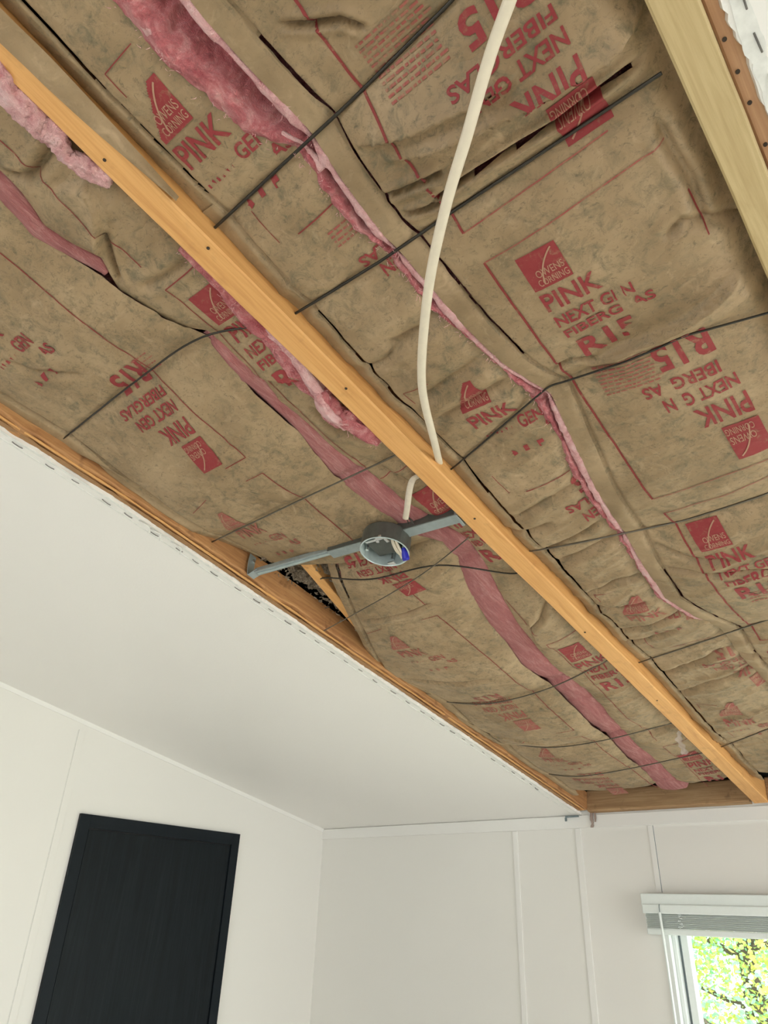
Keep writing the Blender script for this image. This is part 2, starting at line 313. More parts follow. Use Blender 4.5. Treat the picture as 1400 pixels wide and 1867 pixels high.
def pink(name, pale, mid, deep, scale=(1, 1, 1), sc=40, bs=0.8):
    m, nt, b = new_mat(name)
    v = pos(nt, SLOPE, scale)
    a = noise(nt, v, sc, 6, 0.7, 1.0)
    c = ramp(nt, a, [(0.28, deep), (0.5, mid), (0.74, pale)])  # deep stop puts the wool's self-shadow into the colour
    st = noise(nt, v, sc * 4.5, 4, 0.7, 2.0)
    c = mix(nt, ramp(nt, st, [(0.58, g1(0)), (0.74, g1(0.55))]), c, pale)
    nt.links.new(c, b.inputs['Base Color']); b.inputs['Roughness'].default_value = 0.95; b.inputs['Specular IOR Level'].default_value = 0.05
    try:
        b.inputs['Sheen Weight'].default_value = 0.25; b.inputs['Sheen Tint'].default_value = (1, 0.8, 0.82, 1)
    except Exception: pass
    bump(nt, b, st, bs, 0.006)
    MATS[name] = m

def wood(name, light, mid, dark, along='v', rough=0.6, knots=0.25):
    m, nt, b = new_mat(name)
    rot = SLOPE if along in 'vu' else 0
    sc = {'v': (30, 2.2, 30), 'u': (2.2, 30, 30), 'z': (30, 30, 1.6)}[along]
    v = pos(nt, rot, sc)
    g = noise(nt, v, 1.6, 5, 0.62, 1.4)
    c = ramp(nt, g, [(0.25, dark), (0.5, mid), (0.75, light)])
    v2 = pos(nt, rot, {'v': (160, 6, 160), 'u': (6, 160, 160), 'z': (160, 160, 5)}[along])
    f = noise(nt, v2, 1.5, 3, 0.6)
    c = mix(nt, ramp(nt, f, [(0.35, g1(0.35)), (0.55, g1(0))]), c, dark)
    p = noise(nt, pos(nt, rot), 24, 3, 0.6)
    c = mix(nt, ramp(nt, p, [(0.62, g1(0)), (0.76, g1(knots))]), c, tuple(x * 0.55 for x in dark))
    nt.links.new(c, b.inputs['Base Color']); b.inputs['Roughness'].default_value = rough
    bump(nt, b, f, 0.25, 0.001)
    MATS[name] = m

def wall_mat(name, col, bscale=160, bs=0.15):
    m, nt, b = new_mat(name)
    v = pos(nt); f = noise(nt, v, 1.3, 2)
    c = ramp(nt, f, [(0.3, tuple(x * 0.975 for x in col)), (0.7, col)])
    nt.links.new(c, b.inputs['Base Color']); b.inputs['Roughness'].default_value = 0.55
    bump(nt, b, noise(nt, v, bscale, 3), bs, 0.002)
    MATS[name] = m

wall_mat('wall_paint', (0.815, 0.80, 0.75), 60, 0.03)
wall_mat('ceiling_paint', (0.86, 0.84, 0.80), 170, 0.16)
wall_mat('trim_paint', (0.84, 0.83, 0.79), 60, 0.02)
wall_mat('floor_paint', (0.70, 0.67, 0.61), 30, 0.05)
plain('torn_paper', (0.78, 0.78, 0.74), 0.8)
plain('gypsum_edge', (0.36, 0.20, 0.09), 0.9)
plain('staple_metal', (0.16, 0.15, 0.14), 0.5, 0.6)
plain('dark_void', (0.03, 0.035, 0.03), 0.95)  # near-black colour standing in for the shade above the ceiling
plain('wire_black', (0.045, 0.04, 0.032), 0.38, 0.6)
plain('wire_grey', (0.16, 0.14, 0.11), 0.35, 0.8)
plain('cable_white', (0.74, 0.66, 0.52), 0.4, 0, .4)
plain('cable_dusty', (0.62, 0.54, 0.43), 0.6)
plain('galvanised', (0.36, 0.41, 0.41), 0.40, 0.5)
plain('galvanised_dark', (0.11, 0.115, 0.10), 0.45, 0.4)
plain('box_inside', (0.50, 0.58, 0.57), 0.38, 0.35)
plain('screw_metal', (0.75, 0.76, 0.76), 0.25, 0.9)
plain('blue_plastic', (0.015, 0.02, 0.40), 0.4)
plain('vinyl_white', (0.78, 0.82, 0.80), 0.35, 0, .15)
plain('blind_white', (0.80, 0.86, 0.83), 0.4, 0, .15)
plain('gasket_grey', (0.16, 0.20, 0.21), 0.6)
plain('door_gap', (0.004, 0.005, 0.007), 0.6)
plain('nail_hole', (0.04, 0.025, 0.015), 0.7)
plain('scrap_dust', (0.36, 0.28, 0.24), 0.8)
kraft('kraft_paper', 1.0)
kraft('kraft_flange', 0.35)
print_mat('print_red', (0.270, 0.026, 0.036), 0.55, 0.74, 0)
print_mat('print_faded', (0.330, 0.070, 0.065), 0.42, 0.66, 9)
print_mat('print_line', (0.235, 0.026, 0.030), 0.55, 0.75, 4)
print_mat('print_gap', (0.430, 0.240, 0.160), 0.5, 0.8, 2)
pink('pink_wool', (0.86, 0.47, 0.45), (0.62, 0.185, 0.195), (0.36, 0.055, 0.07), (1, 1, 1), 34, 0.9)
pink('pink_wool_pale', (0.93, 0.66, 0.64), (0.84, 0.47, 0.46), (0.58, 0.20, 0.21), (1, 1, 1), 40, 0.8)
pink('pink_wool_streaked', (0.66, 0.34, 0.31), (0.47, 0.165, 0.155), (0.36, 0.105, 0.105), (3.2, 0.55, 3.2), 22, 0.8)
wood('joist_wood', (0.80, 0.445, 0.165), (0.73, 0.385, 0.130), (0.58, 0.27, 0.080), 'v')
wood('joist_wood_torn', (0.56, 0.31, 0.13), (0.47, 0.23, 0.085), (0.27, 0.11, 0.04), 'v', 0.75, 0.7)
wood('pale_lumber', (0.61, 0.48, 0.255), (0.54, 0.41, 0.205), (0.40, 0.285, 0.125), 'v', 0.6, 0.1)
wood('old_board', (0.60, 0.36, 0.20), (0.53, 0.30, 0.155), (0.38, 0.18, 0.09), 'v', 0.7, 0.1)
wood('rim_wood', (0.50, 0.33, 0.17), (0.40, 0.24, 0.115), (0.25, 0.135, 0.06), 'u', 0.7, 0.7)
wood('door_black', (0.012, 0.017, 0.020), (0.006, 0.010, 0.013), (0.003, 0.0048, 0.0065), 'z', 0.5, 0.0)
MATS['door_black'].node_tree.nodes['Principled BSDF'].inputs['Specular IOR Level'].default_value = 0.18
plain('door_frame_black', (0.006, 0.010, 0.014), 0.5)
MATS['door_frame_black'].node_tree.nodes['Principled BSDF'].inputs['Specular IOR Level'].default_value = 0.18

def loose_mat():
    m, nt, b = new_mat('loose_fill')
    v = pos(nt); a = noise(nt, v, 60, 6, 0.8, 1.5)
    c = ramp(nt, a, [(0.3, (0.05, 0.04, 0.03)), (0.5, (0.34, 0.27, 0.19)), (0.72, (0.66, 0.57, 0.45))])
    nt.links.new(c, b.inputs['Base Color']); b.inputs['Roughness'].default_value = 0.95
    bump(nt, b, a, 1.0, 0.01); MATS['loose_fill'] = m
loose_mat()

def glass_mat():
    m, nt, b = new_mat('window_glass')
    out = nt.nodes['Material Output']; t = N(nt, 'ShaderNodeBsdfTransparent'); g = N(nt, 'ShaderNodeBsdfGlossy'); x = N(nt, 'ShaderNodeMixShader')
    t.inputs['Color'].default_value = (0.94, 0.98, 0.96, 1); g.inputs['Roughness'].default_value = 0.02; x.inputs['Fac'].default_value = 0.05
    nt.links.new(t.outputs[0], x.inputs[1]); nt.links.new(g.outputs[0], x.inputs[2]); nt.links.new(x.outputs[0], out.inputs['Surface'])
    MATS['window_glass'] = m
glass_mat()

def clear_plastic():
    m, nt, b = new_mat('clear_plastic')
    b.inputs['Base Color'].default_value = (0.75, 0.68, 0.66, 1); b.inputs['Roughness'].default_value = 0.15; b.inputs['Alpha'].default_value = 0.45
    MATS['clear_plastic'] = m
clear_plastic()

def leaf_mat(name, ca, cb, cc):
    m, nt, b = new_mat(name)
    i = N(nt, 'ShaderNodeNewGeometry')
    c = ramp(nt, i.outputs['Random Per Island'], [(0.0, ca), (0.5, cb), (1.0, cc)])
    nt.links.new(c, b.inputs['Base Color']); b.inputs['Roughness'].default_value = 0.5
    tr = N(nt, 'ShaderNodeBsdfTranslucent'); nt.links.new(c, tr.inputs['Color'])
    mx = N(nt, 'ShaderNodeMixShader'); mx.inputs['Fac'].default_value = 0.4
    nt.links.new(b.outputs[0], mx.inputs[1]); nt.links.new(tr.outputs[0], mx.inputs[2]); nt.links.new(mx.outputs[0], nt.nodes['Material Output'].inputs['Surface'])
    MATS[name] = m
leaf_mat('leaf_yellow', (0.60, 0.62, 0.09), (0.42, 0.62, 0.20), (0.78, 0.74, 0.14))
leaf_mat('leaf_green', (0.22, 0.50, 0.26), (0.38, 0.66, 0.50), (0.54, 0.76, 0.68))
plain('bark', (0.10, 0.07, 0.05), 0.9)
plain('pale_bounce_ground', (0.56, 0.54, 0.45), 0.9)  # ground colour made pale to bounce daylight up at the ceiling

# ---------------------------------------------------------------- mesh helpers
class MB:
    def __init__(s): s.v = []; s.f = []
    def add(s, vs, fs):
        o = len(s.v); s.v += [tuple(p) for p in vs]; s.f += [tuple(i + o for i in f) for f in fs]; return s
    def box(s, x0, x1, y0, y1, z0, z1, T=None):
        p = [(x0, y0, z0), (x1, y0, z0), (x1, y1, z0), (x0, y1, z0), (x0, y0, z1), (x1, y0, z1), (x1, y1, z1), (x0, y1, z1)]
        if T: p = [T(*q) for q in p]
        return s.add(p, [(0, 3, 2, 1), (4, 5, 6, 7), (0, 1, 5, 4), (1, 2, 6, 5), (2, 3, 7, 6), (3, 0, 4, 7)])
    def grid(s, P, closed=False):
        n, m = P.shape[0], P.shape[1]; o = len(s.v)
        s.v += [tuple(q) for q in P.reshape(-1, 3)]
        mm = m if closed else m - 1
        for i in range(n - 1):
            for j in range(mm):
                j2 = (j + 1) % m
                s.f.append((o + i * m + j, o + i * m + j2, o + (i + 1) * m + j2, o + (i + 1) * m + j))
        return s
    def tube(s, pts, r, seg=8, ry=None, cap=True, up=Vector((0, 0, 1))):
        pts = [Vector(p) for p in pts]; n = len(pts); rings = []
        for i, p in enumerate(pts):
            d = (pts[min(i + 1, n - 1)] - pts[max(i - 1, 0)]).normalized()
            a = d.cross(up)
            if a.length < 1e-3: a = d.cross(Vector((1, 0, 0)))
            a.normalize(); b = a.cross(d).normalized()
            rr = r[i] if isinstance(r, (list, tuple)) else r
            r2 = (ry if ry is not None else rr)
            rings.append([p + a * (math.cos(2 * math.pi * k / seg) * rr) + b * (math.sin(2 * math.pi * k / seg) * r2) for k in range(seg)])
        o = len(s.v)
        for g in rings: s.v += [tuple(q) for q in g]
        for i in range(n - 1):
            for k in range(seg):
                s.f.append((o + i * seg + k, o + i * seg + (k + 1) % seg, o + (i + 1) * seg + (k + 1) % seg, o + (i + 1) * seg + k))
        if cap:
            s.f.append(tuple(o + k for k in range(seg))[::-1]); s.f.append(tuple(o + (n - 1) * seg + k for k in range(seg)))
        return s
    def build(s, name, mat, parent=None, smooth=False, bevel=0.0, norm=True):
        me = bpy.data.meshes.new(name); me.from_pydata(s.v, [], s.f); me.update()
        if norm:
            bm = bmesh.new(); bm.from_mesh(me)
            bmesh.ops.recalc_face_normals(bm, faces=bm.faces)
            if bevel:
                bmesh.ops.bevel(bm, geom=list(bm.edges), offset=bevel, segments=2, affect='EDGES', profile=0.6)
            bm.to_mesh(me); bm.free()
        me.materials.append(MATS[mat])
        if smooth: me.polygons.foreach_set('use_smooth', [True] * len(me.polygons))
        o = bpy.data.objects.new(name, me); COL.objects.link(o)
        if parent: attach(o, parent)
        return o

def attach(o, parent):
    bpy.context.view_layer.update()
    o.parent = parent; o.matrix_parent_inverse = parent.matrix_world.inverted()

def tag(o, label=None, cat=None, group=None, kind=None):
    if label: o['label'] = label
    if cat: o['category'] = cat
    if group: o['group'] = group
    if kind: o['kind'] = kind
    return o

def empty(name, loc, label=None, cat=None, group=None):
    o = bpy.data.objects.new(name, None); COL.objects.link(o); o.location = loc; o.empty_display_size = 0.05
    tag(o, label, cat, group); bpy.context.view_layer.update(); return o

def struct(o, label=None, cat=None):
    o['kind'] = 'structure'; tag(o, label, cat); return o

def smooth_pts(pts, n=6):
    """Catmull-Rom through points"""
    P = [Vector(p) for p in pts]; out = []
    for i in range(len(P) - 1):
        p0, p1, p2, p3 = P[max(i - 1, 0)], P[i], P[i + 1], P[min(i + 2, len(P) - 1)]
        for k in range(n):
            t = k / n
            out.append(0.5 * ((2 * p1) + (p2 - p0) * t + (2 * p0 - 5 * p1 + 4 * p2 - p3) * t * t + (3 * p1 - p0 - 3 * p2 + p3) * t ** 3))
    out.append(P[-1]); return out

# ---------------------------------------------------------------- the room
rng = random.Random(4)
XR, YB = 2.35, -2.45
ROOFW = 0.16
def zceil(y, w=0.0): return ZF + (YF - y) * math.tan(SLOPE) + w / CS

struct(MB().box(XL - 0.12, XR + 0.12, YB - 0.12, YF + 0.12, -0.10, 0.0).build('floor', 'floor_paint'), 'pale floor of the room', 'floor')

# far wall with the window opening
WX0, WX1, WZ0, WZ1 = -0.985, 0.52, 0.60, EYE + 0.075
m = MB(); t0, t1 = YF, YF + 0.10; ztop = ZF + 0.02
m.box(XL - 0.12, WX0, t0, t1, 0, ztop); m.box(WX1, XR + 0.12, t0, t1, 0, ztop); m.box(WX0, WX1, t0, t1, 0, WZ0); m.box(WX0, WX1, t0, t1, WZ1, ztop)
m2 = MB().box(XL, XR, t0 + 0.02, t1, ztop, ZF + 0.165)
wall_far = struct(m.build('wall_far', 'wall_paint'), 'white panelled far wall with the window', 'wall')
m2.build('gap_shade_panel', 'dark_void', wall_far)  # added panel closing the gap above the wall, shade put into its colour
# left wall (top follows the slope)
def sloped_wall(m, x0, x1, ya, yb, za=0.0):
    return m.add([(x0, ya, za), (x1, ya, za), (x1, yb, za), (x0, yb, za), (x0, ya, zceil(ya, ROOFW)), (x1, ya, zceil(ya, ROOFW)), (x1, yb, zceil(yb, ROOFW)), (x0, yb, zceil(yb, ROOFW))],
                 [(0, 3, 2, 1), (4, 5, 6, 7), (0, 1, 5, 4), (1, 2, 6, 5), (2, 3, 7, 6), (3, 0, 4, 7)])
wall_left = struct(sloped_wall(MB(), XL - 0.10, XL, YB, YF).build('wall_left', 'wall_paint'), 'white wall with the black door', 'wall')
# right and back walls, each with a big window opening (behind the camera)
m = MB(); sloped_wall(m, XR, XR + 0.1, YB, 0.3); sloped_wall(m, XR, XR + 0.1, 2.3, YF); sloped_wall(m, XR, XR + 0.1, 0.3, 2.3, 1.95); m.box(XR, XR + 0.1, 0.3, 2.3, 0, 0.65)
struct(m.build('wall_right', 'wall_paint'), 'white right wall with a wide window opening', 'wall')
m = MB(); zt = zceil(YB, ROOFW)
m.box(XL - 0.1, -1.5, YB - 0.1, YB, 0, zt); m.box(0.7, XR + 0.1, YB - 0.1, YB, 0, zt); m.box(-1.5, 0.7, YB - 0.1, YB, 0, 0.65); m.box(-1.5, 0.7, YB - 0.1, YB, 2.05, zt)
struct(m.build('wall_back', 'wall_paint'), 'white back wall with a wide window opening', 'wall')
# unseen dark roof deck, put in to keep sky light out
VMAX = (YF - YB) / CS + 0.05
struct(MB().box(XL - 0.12, XR + 0.12, -0.12, VMAX, ROOFW, ROOFW + 0.02, cp).build('roof', 'dark_void'), 'unseen dark roof deck added above the insulation to block sky light', 'roof')

# white ceiling boards left in place, with ragged cut edges
EDGE_L, EDGE_R, VTOP = -1.229, 0.006, 3.02
def ragged(v, seed): return 0.0035 * (fbm(v * 22, v * 0 + seed, seed, 3) - 0.5) * 2 + 0.003 * (ridged(v * 60, v * 0, seed + 3, 1) - 0.4)
def ceiling_board(name, u_far, edge, v0, v1, seed, label):
    vs = np.arange(v0, v1 + 1e-6, 0.006); e = edge + ragged(vs, seed) + (bend(vs) if edge < -1 else 0)
    m = MB(); rows = []
    for v, x in zip(vs, e):
        rows.append([cp(u_far, v, 0), cp(x, v, 0), cp(x + (0.0015 if edge < -1 else -0.0015), v, 0.009), cp(u_far, v, 0.009)])
    m.grid(np.array(rows), closed=True)
    return struct(m.build(name, 'ceiling_paint'), label, 'ceiling')
ceil_left = ceiling_board('ceiling', XL, EDGE_L, 0.0, VMAX - 0.05, 3, 'white textured ceiling left of the opened bays')
ceil_right = ceiling_board('ceiling', XR, EDGE_R, 0.0, VMAX - 0.05, 8, 'white ceiling strip right of the pale new board')
m = MB().box(EDGE_L + 0.012, EDGE_R - 0.008, VTOP + 0.1, VMAX - 0.05, 0, 0.009, cp)
struct(m.build('ceiling', 'ceiling_paint'), 'white ceiling behind the opened bays', 'ceiling')

# painted-over seam line and torn strips beside the cut edge, with staples
def edge_strip(name, parent, u_of, width, v0, v1, w, mat, seed, step=0.006):
    vs = np.arange(v0, v1, step); m = MB(); rows = []
    for v in vs:
        c = u_of + (float(bend(v)) if u_of < -1 else 0) + 0.003 * (fbm(v * 8, 0 * v + 1.5, seed, 2) - 0.5)
        wd = width * (0.35 + 1.3 * fbm(v * 45, 0 * v + 2.5, seed + 4, 3))
        rows.append([cp(c - wd / 2, v, w), cp(c + wd / 2, v, w), cp(c + wd / 2, v, w + 0.0012), cp(c - wd / 2, v, w + 0.0012)])
    m.grid(np.array(rows), closed=True)
    return m.build(name, mat, parent)
edge_strip('torn_paper_edge', ceil_left, EDGE_L - 0.003, 0.006, 0.03, 2.9, -0.0012, 'torn_paper', 5)
edge_strip('torn_paper_edge', ceil_left, EDGE_L - 0.025, 0.0028, 0.03, 2.9, -0.0010, 'torn_paper', 9)
edge_strip('torn_paper_edge', ceil_right, EDGE_R + 0.010, 0.018, 0.9, 2.9, -0.0012, 'torn_paper', 15)
sm = MB()
sm.tube([cp(0, -0.009, -0.0010), cp(0, -0.004, -0.0018), cp(0, 0.004, -0.0018), cp(0, 0.009, -0.0010)], 0.0008, 6)
org = Vector(cp(0, 0, 0))
sm.v = [tuple(Vector(p) - org) for p in sm.v]
st0 = sm.build('staple', 'staple_metal'); first = True
def put_staple(u, v, parent, yaw=0.0, sc=1.0):
    global first
    o = st0 if first else st0.copy()
    if not first: COL.objects.link(o)
    first = False
    if u < -1: u += float(bend(v))
    M = Matrix.Translation(Vector(cp(u, v, -0.0005))) @ Matrix.Rotation(yaw, 4, 'Z') @ Matrix.Scale(sc, 4)
    o.parent = parent; o.matrix_parent_inverse = parent.matrix_world.inverted(); o.matrix_basis = M
v = 2.26
while v > 0.25:
    put_staple(EDGE_L - 0.011 - rng.random() * 0.006, v, ceil_left, rng.uniform(-0.12, 0.12), rng.uniform(0.8, 1.25)); v -= rng.uniform(0.045, 0.075)
v = 2.19
while v > 1.75:
    put_staple(EDGE_R + 0.012 + rng.random() * 0.003, v, ceil_right, rng.uniform(-0.06, 0.06), 1.15); v -= 0.043

# trims
tr = MB().box(XL, -0.0, YF - 0.006, YF, EYE + 0.300, ZF - 0.002).build('trim_1', 'trim_paint', bevel=0.0015); struct(tr, 'white flat trim along the top of the far wall', 'trim')
m = MB()
ys = (YB + 0.01, YF - 0.004)
m.add([(XL, ys[0], zceil(ys[0]) - 0.014), (XL, ys[1], zceil(ys[1]) - 0.014), (XL, ys[1], zceil(ys[1])), (XL, ys[0], zceil(ys[0])),
       (XL + 0.003, ys[0], zceil(ys[0]) - 0.014), (XL + 0.003, ys[1], zceil(ys[1]) - 0.014), (XL + 0.007, ys[1], zceil(ys[1])), (XL + 0.007, ys[0], zceil(ys[0]))],
      [(0, 1, 2, 3), (4, 7, 6, 5), (0, 4, 5, 1), (3, 2, 6, 7), (0, 3, 7, 4), (1, 5, 6, 2)])
struct(m.build('trim_2', 'trim_paint'), 'white cove trim where left wall meets ceiling', 'trim')
for (x, wd, th) in ((-1.503, 0.020, 0.004), (-1.246, 0.022, 0.004)):
    MB().box(x - wd / 2, x + wd / 2, YF - th, YF, 0.02, EYE + 0.299).build('batten', 'trim_paint', wall_far, bevel=0.001)
MB().box(-0.992, -0.9755, YF - 0.003, YF, EYE + 0.10, EYE + 0.299).build('batten', 'trim_paint', wall_far, bevel=0.0008)
MB().box(-0.9755, -0.9738, YF - 0.0006, YF, EYE + 0.10, EYE + 0.299).build('panel_seam', 'gasket_grey', wall_far)
MB().box(XL, XL + 0.0006, 1.2735, 1.2752, 0.02, EYE + 0.545).build('panel_seam', 'torn_paper', wall_left)
MB().box(XL, XL + 0.0018, 1.276, 1.30, 0.02, EYE + 0.546).build('batten', 'wall_paint', wall_left, bevel=0.0006)
MB().box(XL, XL + 0.012, -0.2, 1.345, 0, 0.06).build('baseboard_left', 'trim_paint', wall_left)

# door
DY0, DY1, DZ = 1.350, 2.058, EYE + 0.275
d = empty('door_1', (XL, (DY0 + DY1) / 2, 0)); struct(d, 'black wood-grain door in a black frame on the left wall', 'door')
cas = 0.040; X = XL
MB().box(X, X + 0.014, DY0, DY0 + cas, 0, DZ).build('door_frame', 'door_frame_black', d, bevel=0.0012)
MB().box(X, X + 0.014, DY1 - cas + 0.002, DY1, 0, DZ).build('door_frame', 'door_frame_black', d, bevel=0.0012)
MB().box(X, X + 0.014, DY0 + cas, DY1 - cas + 0.002, DZ - cas - 0.002, DZ).build('door_frame', 'door_frame_black', d, bevel=0.0012)
MB().box(X, X + 0.003, DY0 + cas, DY1 - cas + 0.002, 0.004, DZ - cas - 0.002).build('door_stop', 'door_gap', d)
MB().box(X + 0.003, X + 0.010, DY0 + cas + 0.003, DY1 - cas - 0.002, 0.012, DZ - cas - 0.007).build('door_slab', 'door_black', d, bevel=0.001)
kn = MB(); kn.tube([(X + 0.010, DY0 + cas + 0.06, 0.95), (X + 0.045, DY0 + cas + 0.06, 0.95)], 0.011, 16); kn.tube([(X + 0.04, DY0 + cas + 0.06, 0.95), (X + 0.05, DY0 + cas + 0.06, 0.95), (X + 0.066, DY0 + cas + 0.06, 0.95), (X + 0.072, DY0 + cas + 0.06, 0.95)], [0.018, 0.027, 0.026, 0.014], 20)
kn.build('door_knob', 'screw_metal', d, smooth=True)

# window
wn = empty('window_1', ((WX0 + WX1) / 2, YF + 0.05, WZ0)); struct(wn, 'white vinyl window with green trees outside', 'window')
def frame(name, x0, x1, z0, z1, y0, y1, t, mat, parent, bev=0.002):
    m = MB(); m.box(x0, x0 + t, y0, y1, z0, z1); m.box(x1 - t, x1, y0, y1, z0, z1); m.box(x0 + t, x1 - t, y0, y1, z0, z0 + t); m.box(x0 + t, x1 - t, y0, y1, z1 - t, z1)
    return m.build(name, mat, parent, bevel=bev)
frame('window_frame', WX0, WX1, WZ0, WZ1, YF - 0.010, YF + 0.095, 0.016, 'vinyl_white', wn)
frame('window_frame', WX0 + 0.016, WX1 - 0.016, WZ0 + 0.016, WZ1 - 0.016, YF + 0.012, YF + 0.085, 0.012, 'vinyl_white', wn)
frame('gasket', WX0 + 0.028, WX1 - 0.028, WZ0 + 0.028, WZ1 - 0.028, YF + 0.034, YF + 0.07, 0.0075, 'gasket_grey', wn, 0)
sash = frame('sash', WX0 + 0.0355, WX1 - 0.0355, WZ0 + 0.0355, WZ1 - 0.0355, YF + 0.03, YF + 0.065, 0.022, 'vinyl_white', wn)
MB().box(WX0 + 0.0575, WX1 - 0.0575, YF + 0.046, YF + 0.050, WZ0 + 0.0575, WZ1 - 0.0575).build('pane', 'window_glass', wn)
MB().box(WX0 - 0.02, WX1 + 0.02, YF - 0.03, YF - 0.0105, WZ0 - 0.025, WZ0).build('window_sill', 'vinyl_white', wn, bevel=0.003)
for i, (nm, lab, fr) in enumerate((('window_2', 'wide white window frame in the right wall', 'x'), ('window_3', 'wide white window frame in the back wall', 'y'))):
    if fr == 'x':
        e = empty(nm, (XR + 0.05, 1.3, 0.65)); m = MB(); y0, y1, z0, z1 = 0.3, 2.3, 0.65, 1.95
        for (a, b, c, dd) in ((y0, y0 + 0.05, z0, z1), (y1 - 0.05, y1, z0, z1), (1.28, 1.32, z0, z1), (y0, y1, z0, z0 + 0.05), (y0, y1, z1 - 0.05, z1)): m.box(XR + 0.01, XR + 0.09, a, b, c, dd)
    else:
        e = empty(nm, (-0.4, YB - 0.05, 0.65)); m = MB(); x0, x1, z0, z1 = -1.5, 0.7, 0.65, 2.05
        for (a, b, c, dd) in ((x0, x0 + 0.05, z0, z1), (x1 - 0.05, x1, z0, z1), (-0.42, -0.38, z0, z1), (x0, x1, z0, z0 + 0.05), (x0, x1, z1 - 0.05, z1)): m.box(a, b, YB - 0.09, YB - 0.01, c, dd)
    struct(e, lab, 'window'); m.build('window_frame', 'vinyl_white', e)

# ---------------------------------------------------------------- joists and boards
def beam(name, u0, u1, v0, v1, w0, w1, mat, label, cat, seed, rough=0.0012, torn=0.0, nails=()):
    root = empty(name, cp((u0 + u1) / 2, v0, w0), label, cat)
    vs = np.arange(v0, v1 + 1e-6, 0.005 if torn else 0.015); m = MB(); rows = []
    c = 0.0025
    for v in vs:
        n1 = rough * (fbm(v * 6, 0 * v + 1, seed, 3) - 0.5) * 2; n2 = rough * (fbm(v * 6, 0 * v + 5, seed + 2, 3) - 0.5) * 2; n3 = (rough + torn) * (fbm(v * 14, 0 * v + 9, seed + 4, 3) - 0.5)
        a, b = u0 + n1, u1 + n2; z = w0 + n3
        if u0 < -1.1: a += float(bend(v)); b += float(bend(v)) + torn * .5 * (fbm(v * 40, 0 * v + 3, seed + 11, 3) - .5)
        rows.append([cp(a + c, v, z), cp((a * 2 + b) / 3, v, z + torn * (vnoise(v * 35, 0.3, seed + 6) - 0.3)), cp((a + b * 2) / 3, v, z + torn * (vnoise(v * 41, 4.3, seed + 7) - 0.3)), cp(b - c, v, z), cp(b, v, z + c), cp(b, v, w1), cp(a, v, w1), cp(a, v, z + c)])
    m.grid(np.array(rows), closed=True)
    n = len(m.v); m.f.append(tuple(range(8))); m.f.append(tuple(range(n - 8, n)))
    m.build('beam', mat, root, smooth=False)
    for (u, v) in nails:
        k = MB(); k.tube([cp(u, v, w0 - 0.0012), cp(u, v, w0 + 0.004)], 0.0022, 10); k.build('nail_hole', 'nail_hole', root)
    return root
beam('ceiling_joist', -.641, -.598, .02, 3.02, 0.0, .066, 'joist_wood', 'orange-tan wooden joist running down the middle between the open bays', 'joist', 5,
     nails=((-.609, 2.268), (-.617, 1.62), (-.613, 1.985), (-.626, 1.17), (-.62, .80), (-.625, 2.42)))
beam('ceiling_joist', -1.243, -1.192, .02, 3.02, 0.0095, .068, 'joist_wood_torn', 'orange joist with a torn splintered edge beside the white left ceiling', 'joist', 15, 0.0022, 0.007)
# torn drywall face left stuck along that joist
tj = [o for o in bpy.data.objects if o.get('label', '').startswith('orange joist with')][0]
edge_strip('torn_fibre', tj, EDGE_L + .008, .012, 0.03, 2.9, .0065, 'gypsum_edge', 41, .004)
edge_strip('torn_fibre', tj, EDGE_L + .024, .006, 0.03, 2.9, .0068, 'joist_wood', 47, .004)
beam('new_lumber', -.0495, -.0105, .05, 3.02, -0.004, .085, 'pale_lumber', 'pale yellow new lumber board at the upper right edge', 'board', 25)
beam('ceiling_joist', -.0095, .030, .05, 3.02, 0.0098, .068, 'old_board', 'reddish tan old joist between pale lumber and white ceiling strip', 'joist', 35,
     nails=((-.004, 2.12), (-.0035, 2.085), (-.0035, 2.05), (-.004, 2.00), (-.003, 1.955), (-.0035, 1.91), (-.003, 1.88)))
def rim(name, u0, u1, label, seed):
    root = empty(name, cp((u0 + u1) / 2, 0.0, 0.0), label, 'board'); m = MB()
    us = np.arange(u0, u1 + 1e-6, 0.02); rows = []
    for u in us:
        z = 0.003 + 0.002 * (fbm(u * 12, 0 * u, seed, 3) - 0.5)
        rows.append([cp(u, 0.029, z), cp(u, 0.004, z), cp(u, -0.004, 0.076), cp(u, 0.029, 0.074), cp(u, 0.0315, 0.07), cp(u, 0.0315, z + 0.003)])
    m.grid(np.array(rows), closed=True); n = len(m.v); m.f.append(tuple(range(6))); m.f.append(tuple(range(n - 6, n)))
    m.build('beam', 'rim_wood', root); return root
rim('end_board', -1.19, -.643, 'weathered brown end board above the far wall left of middle joist', 3)
rim('end_board', -.596, -.051, 'brown end board above the far wall right of middle joist', 7)
# diagonal truss web glimpsed in the gap
(a0, a1) = WEB
root = empty('truss_web', cp(a0[0], a0[1], .06), 'short orange truss piece slanting through the dark gap beside the wire', 'board')
p0, p1 = Vector(cp(a0[0] + .026, a0[1] + .06, .066)), Vector(cp(a1[0] + .026, a1[1] - .02, .054))
dirv = (p1 - p0).normalized(); sd = dirv.cross(Vector(cp(0, 0, 1)) - Vector(cp(0, 0, 0))).normalized(); nn = sd.cross(dirv)
m = MB(); q = []
for p in (p0, p1):
    for (x, y) in ((-.013, -.012), (.013, -.012), (.013, .02), (-.013, .02)): q.append(p + sd * x + nn * y)
m.add(q, [(0, 1, 2, 3), (7, 6, 5, 4), (0, 4, 5, 1), (1, 5, 6, 2), (2, 6, 7, 3), (3, 7, 4, 0)]); m.build('beam', 'joist_wood', root, bevel=0.002)

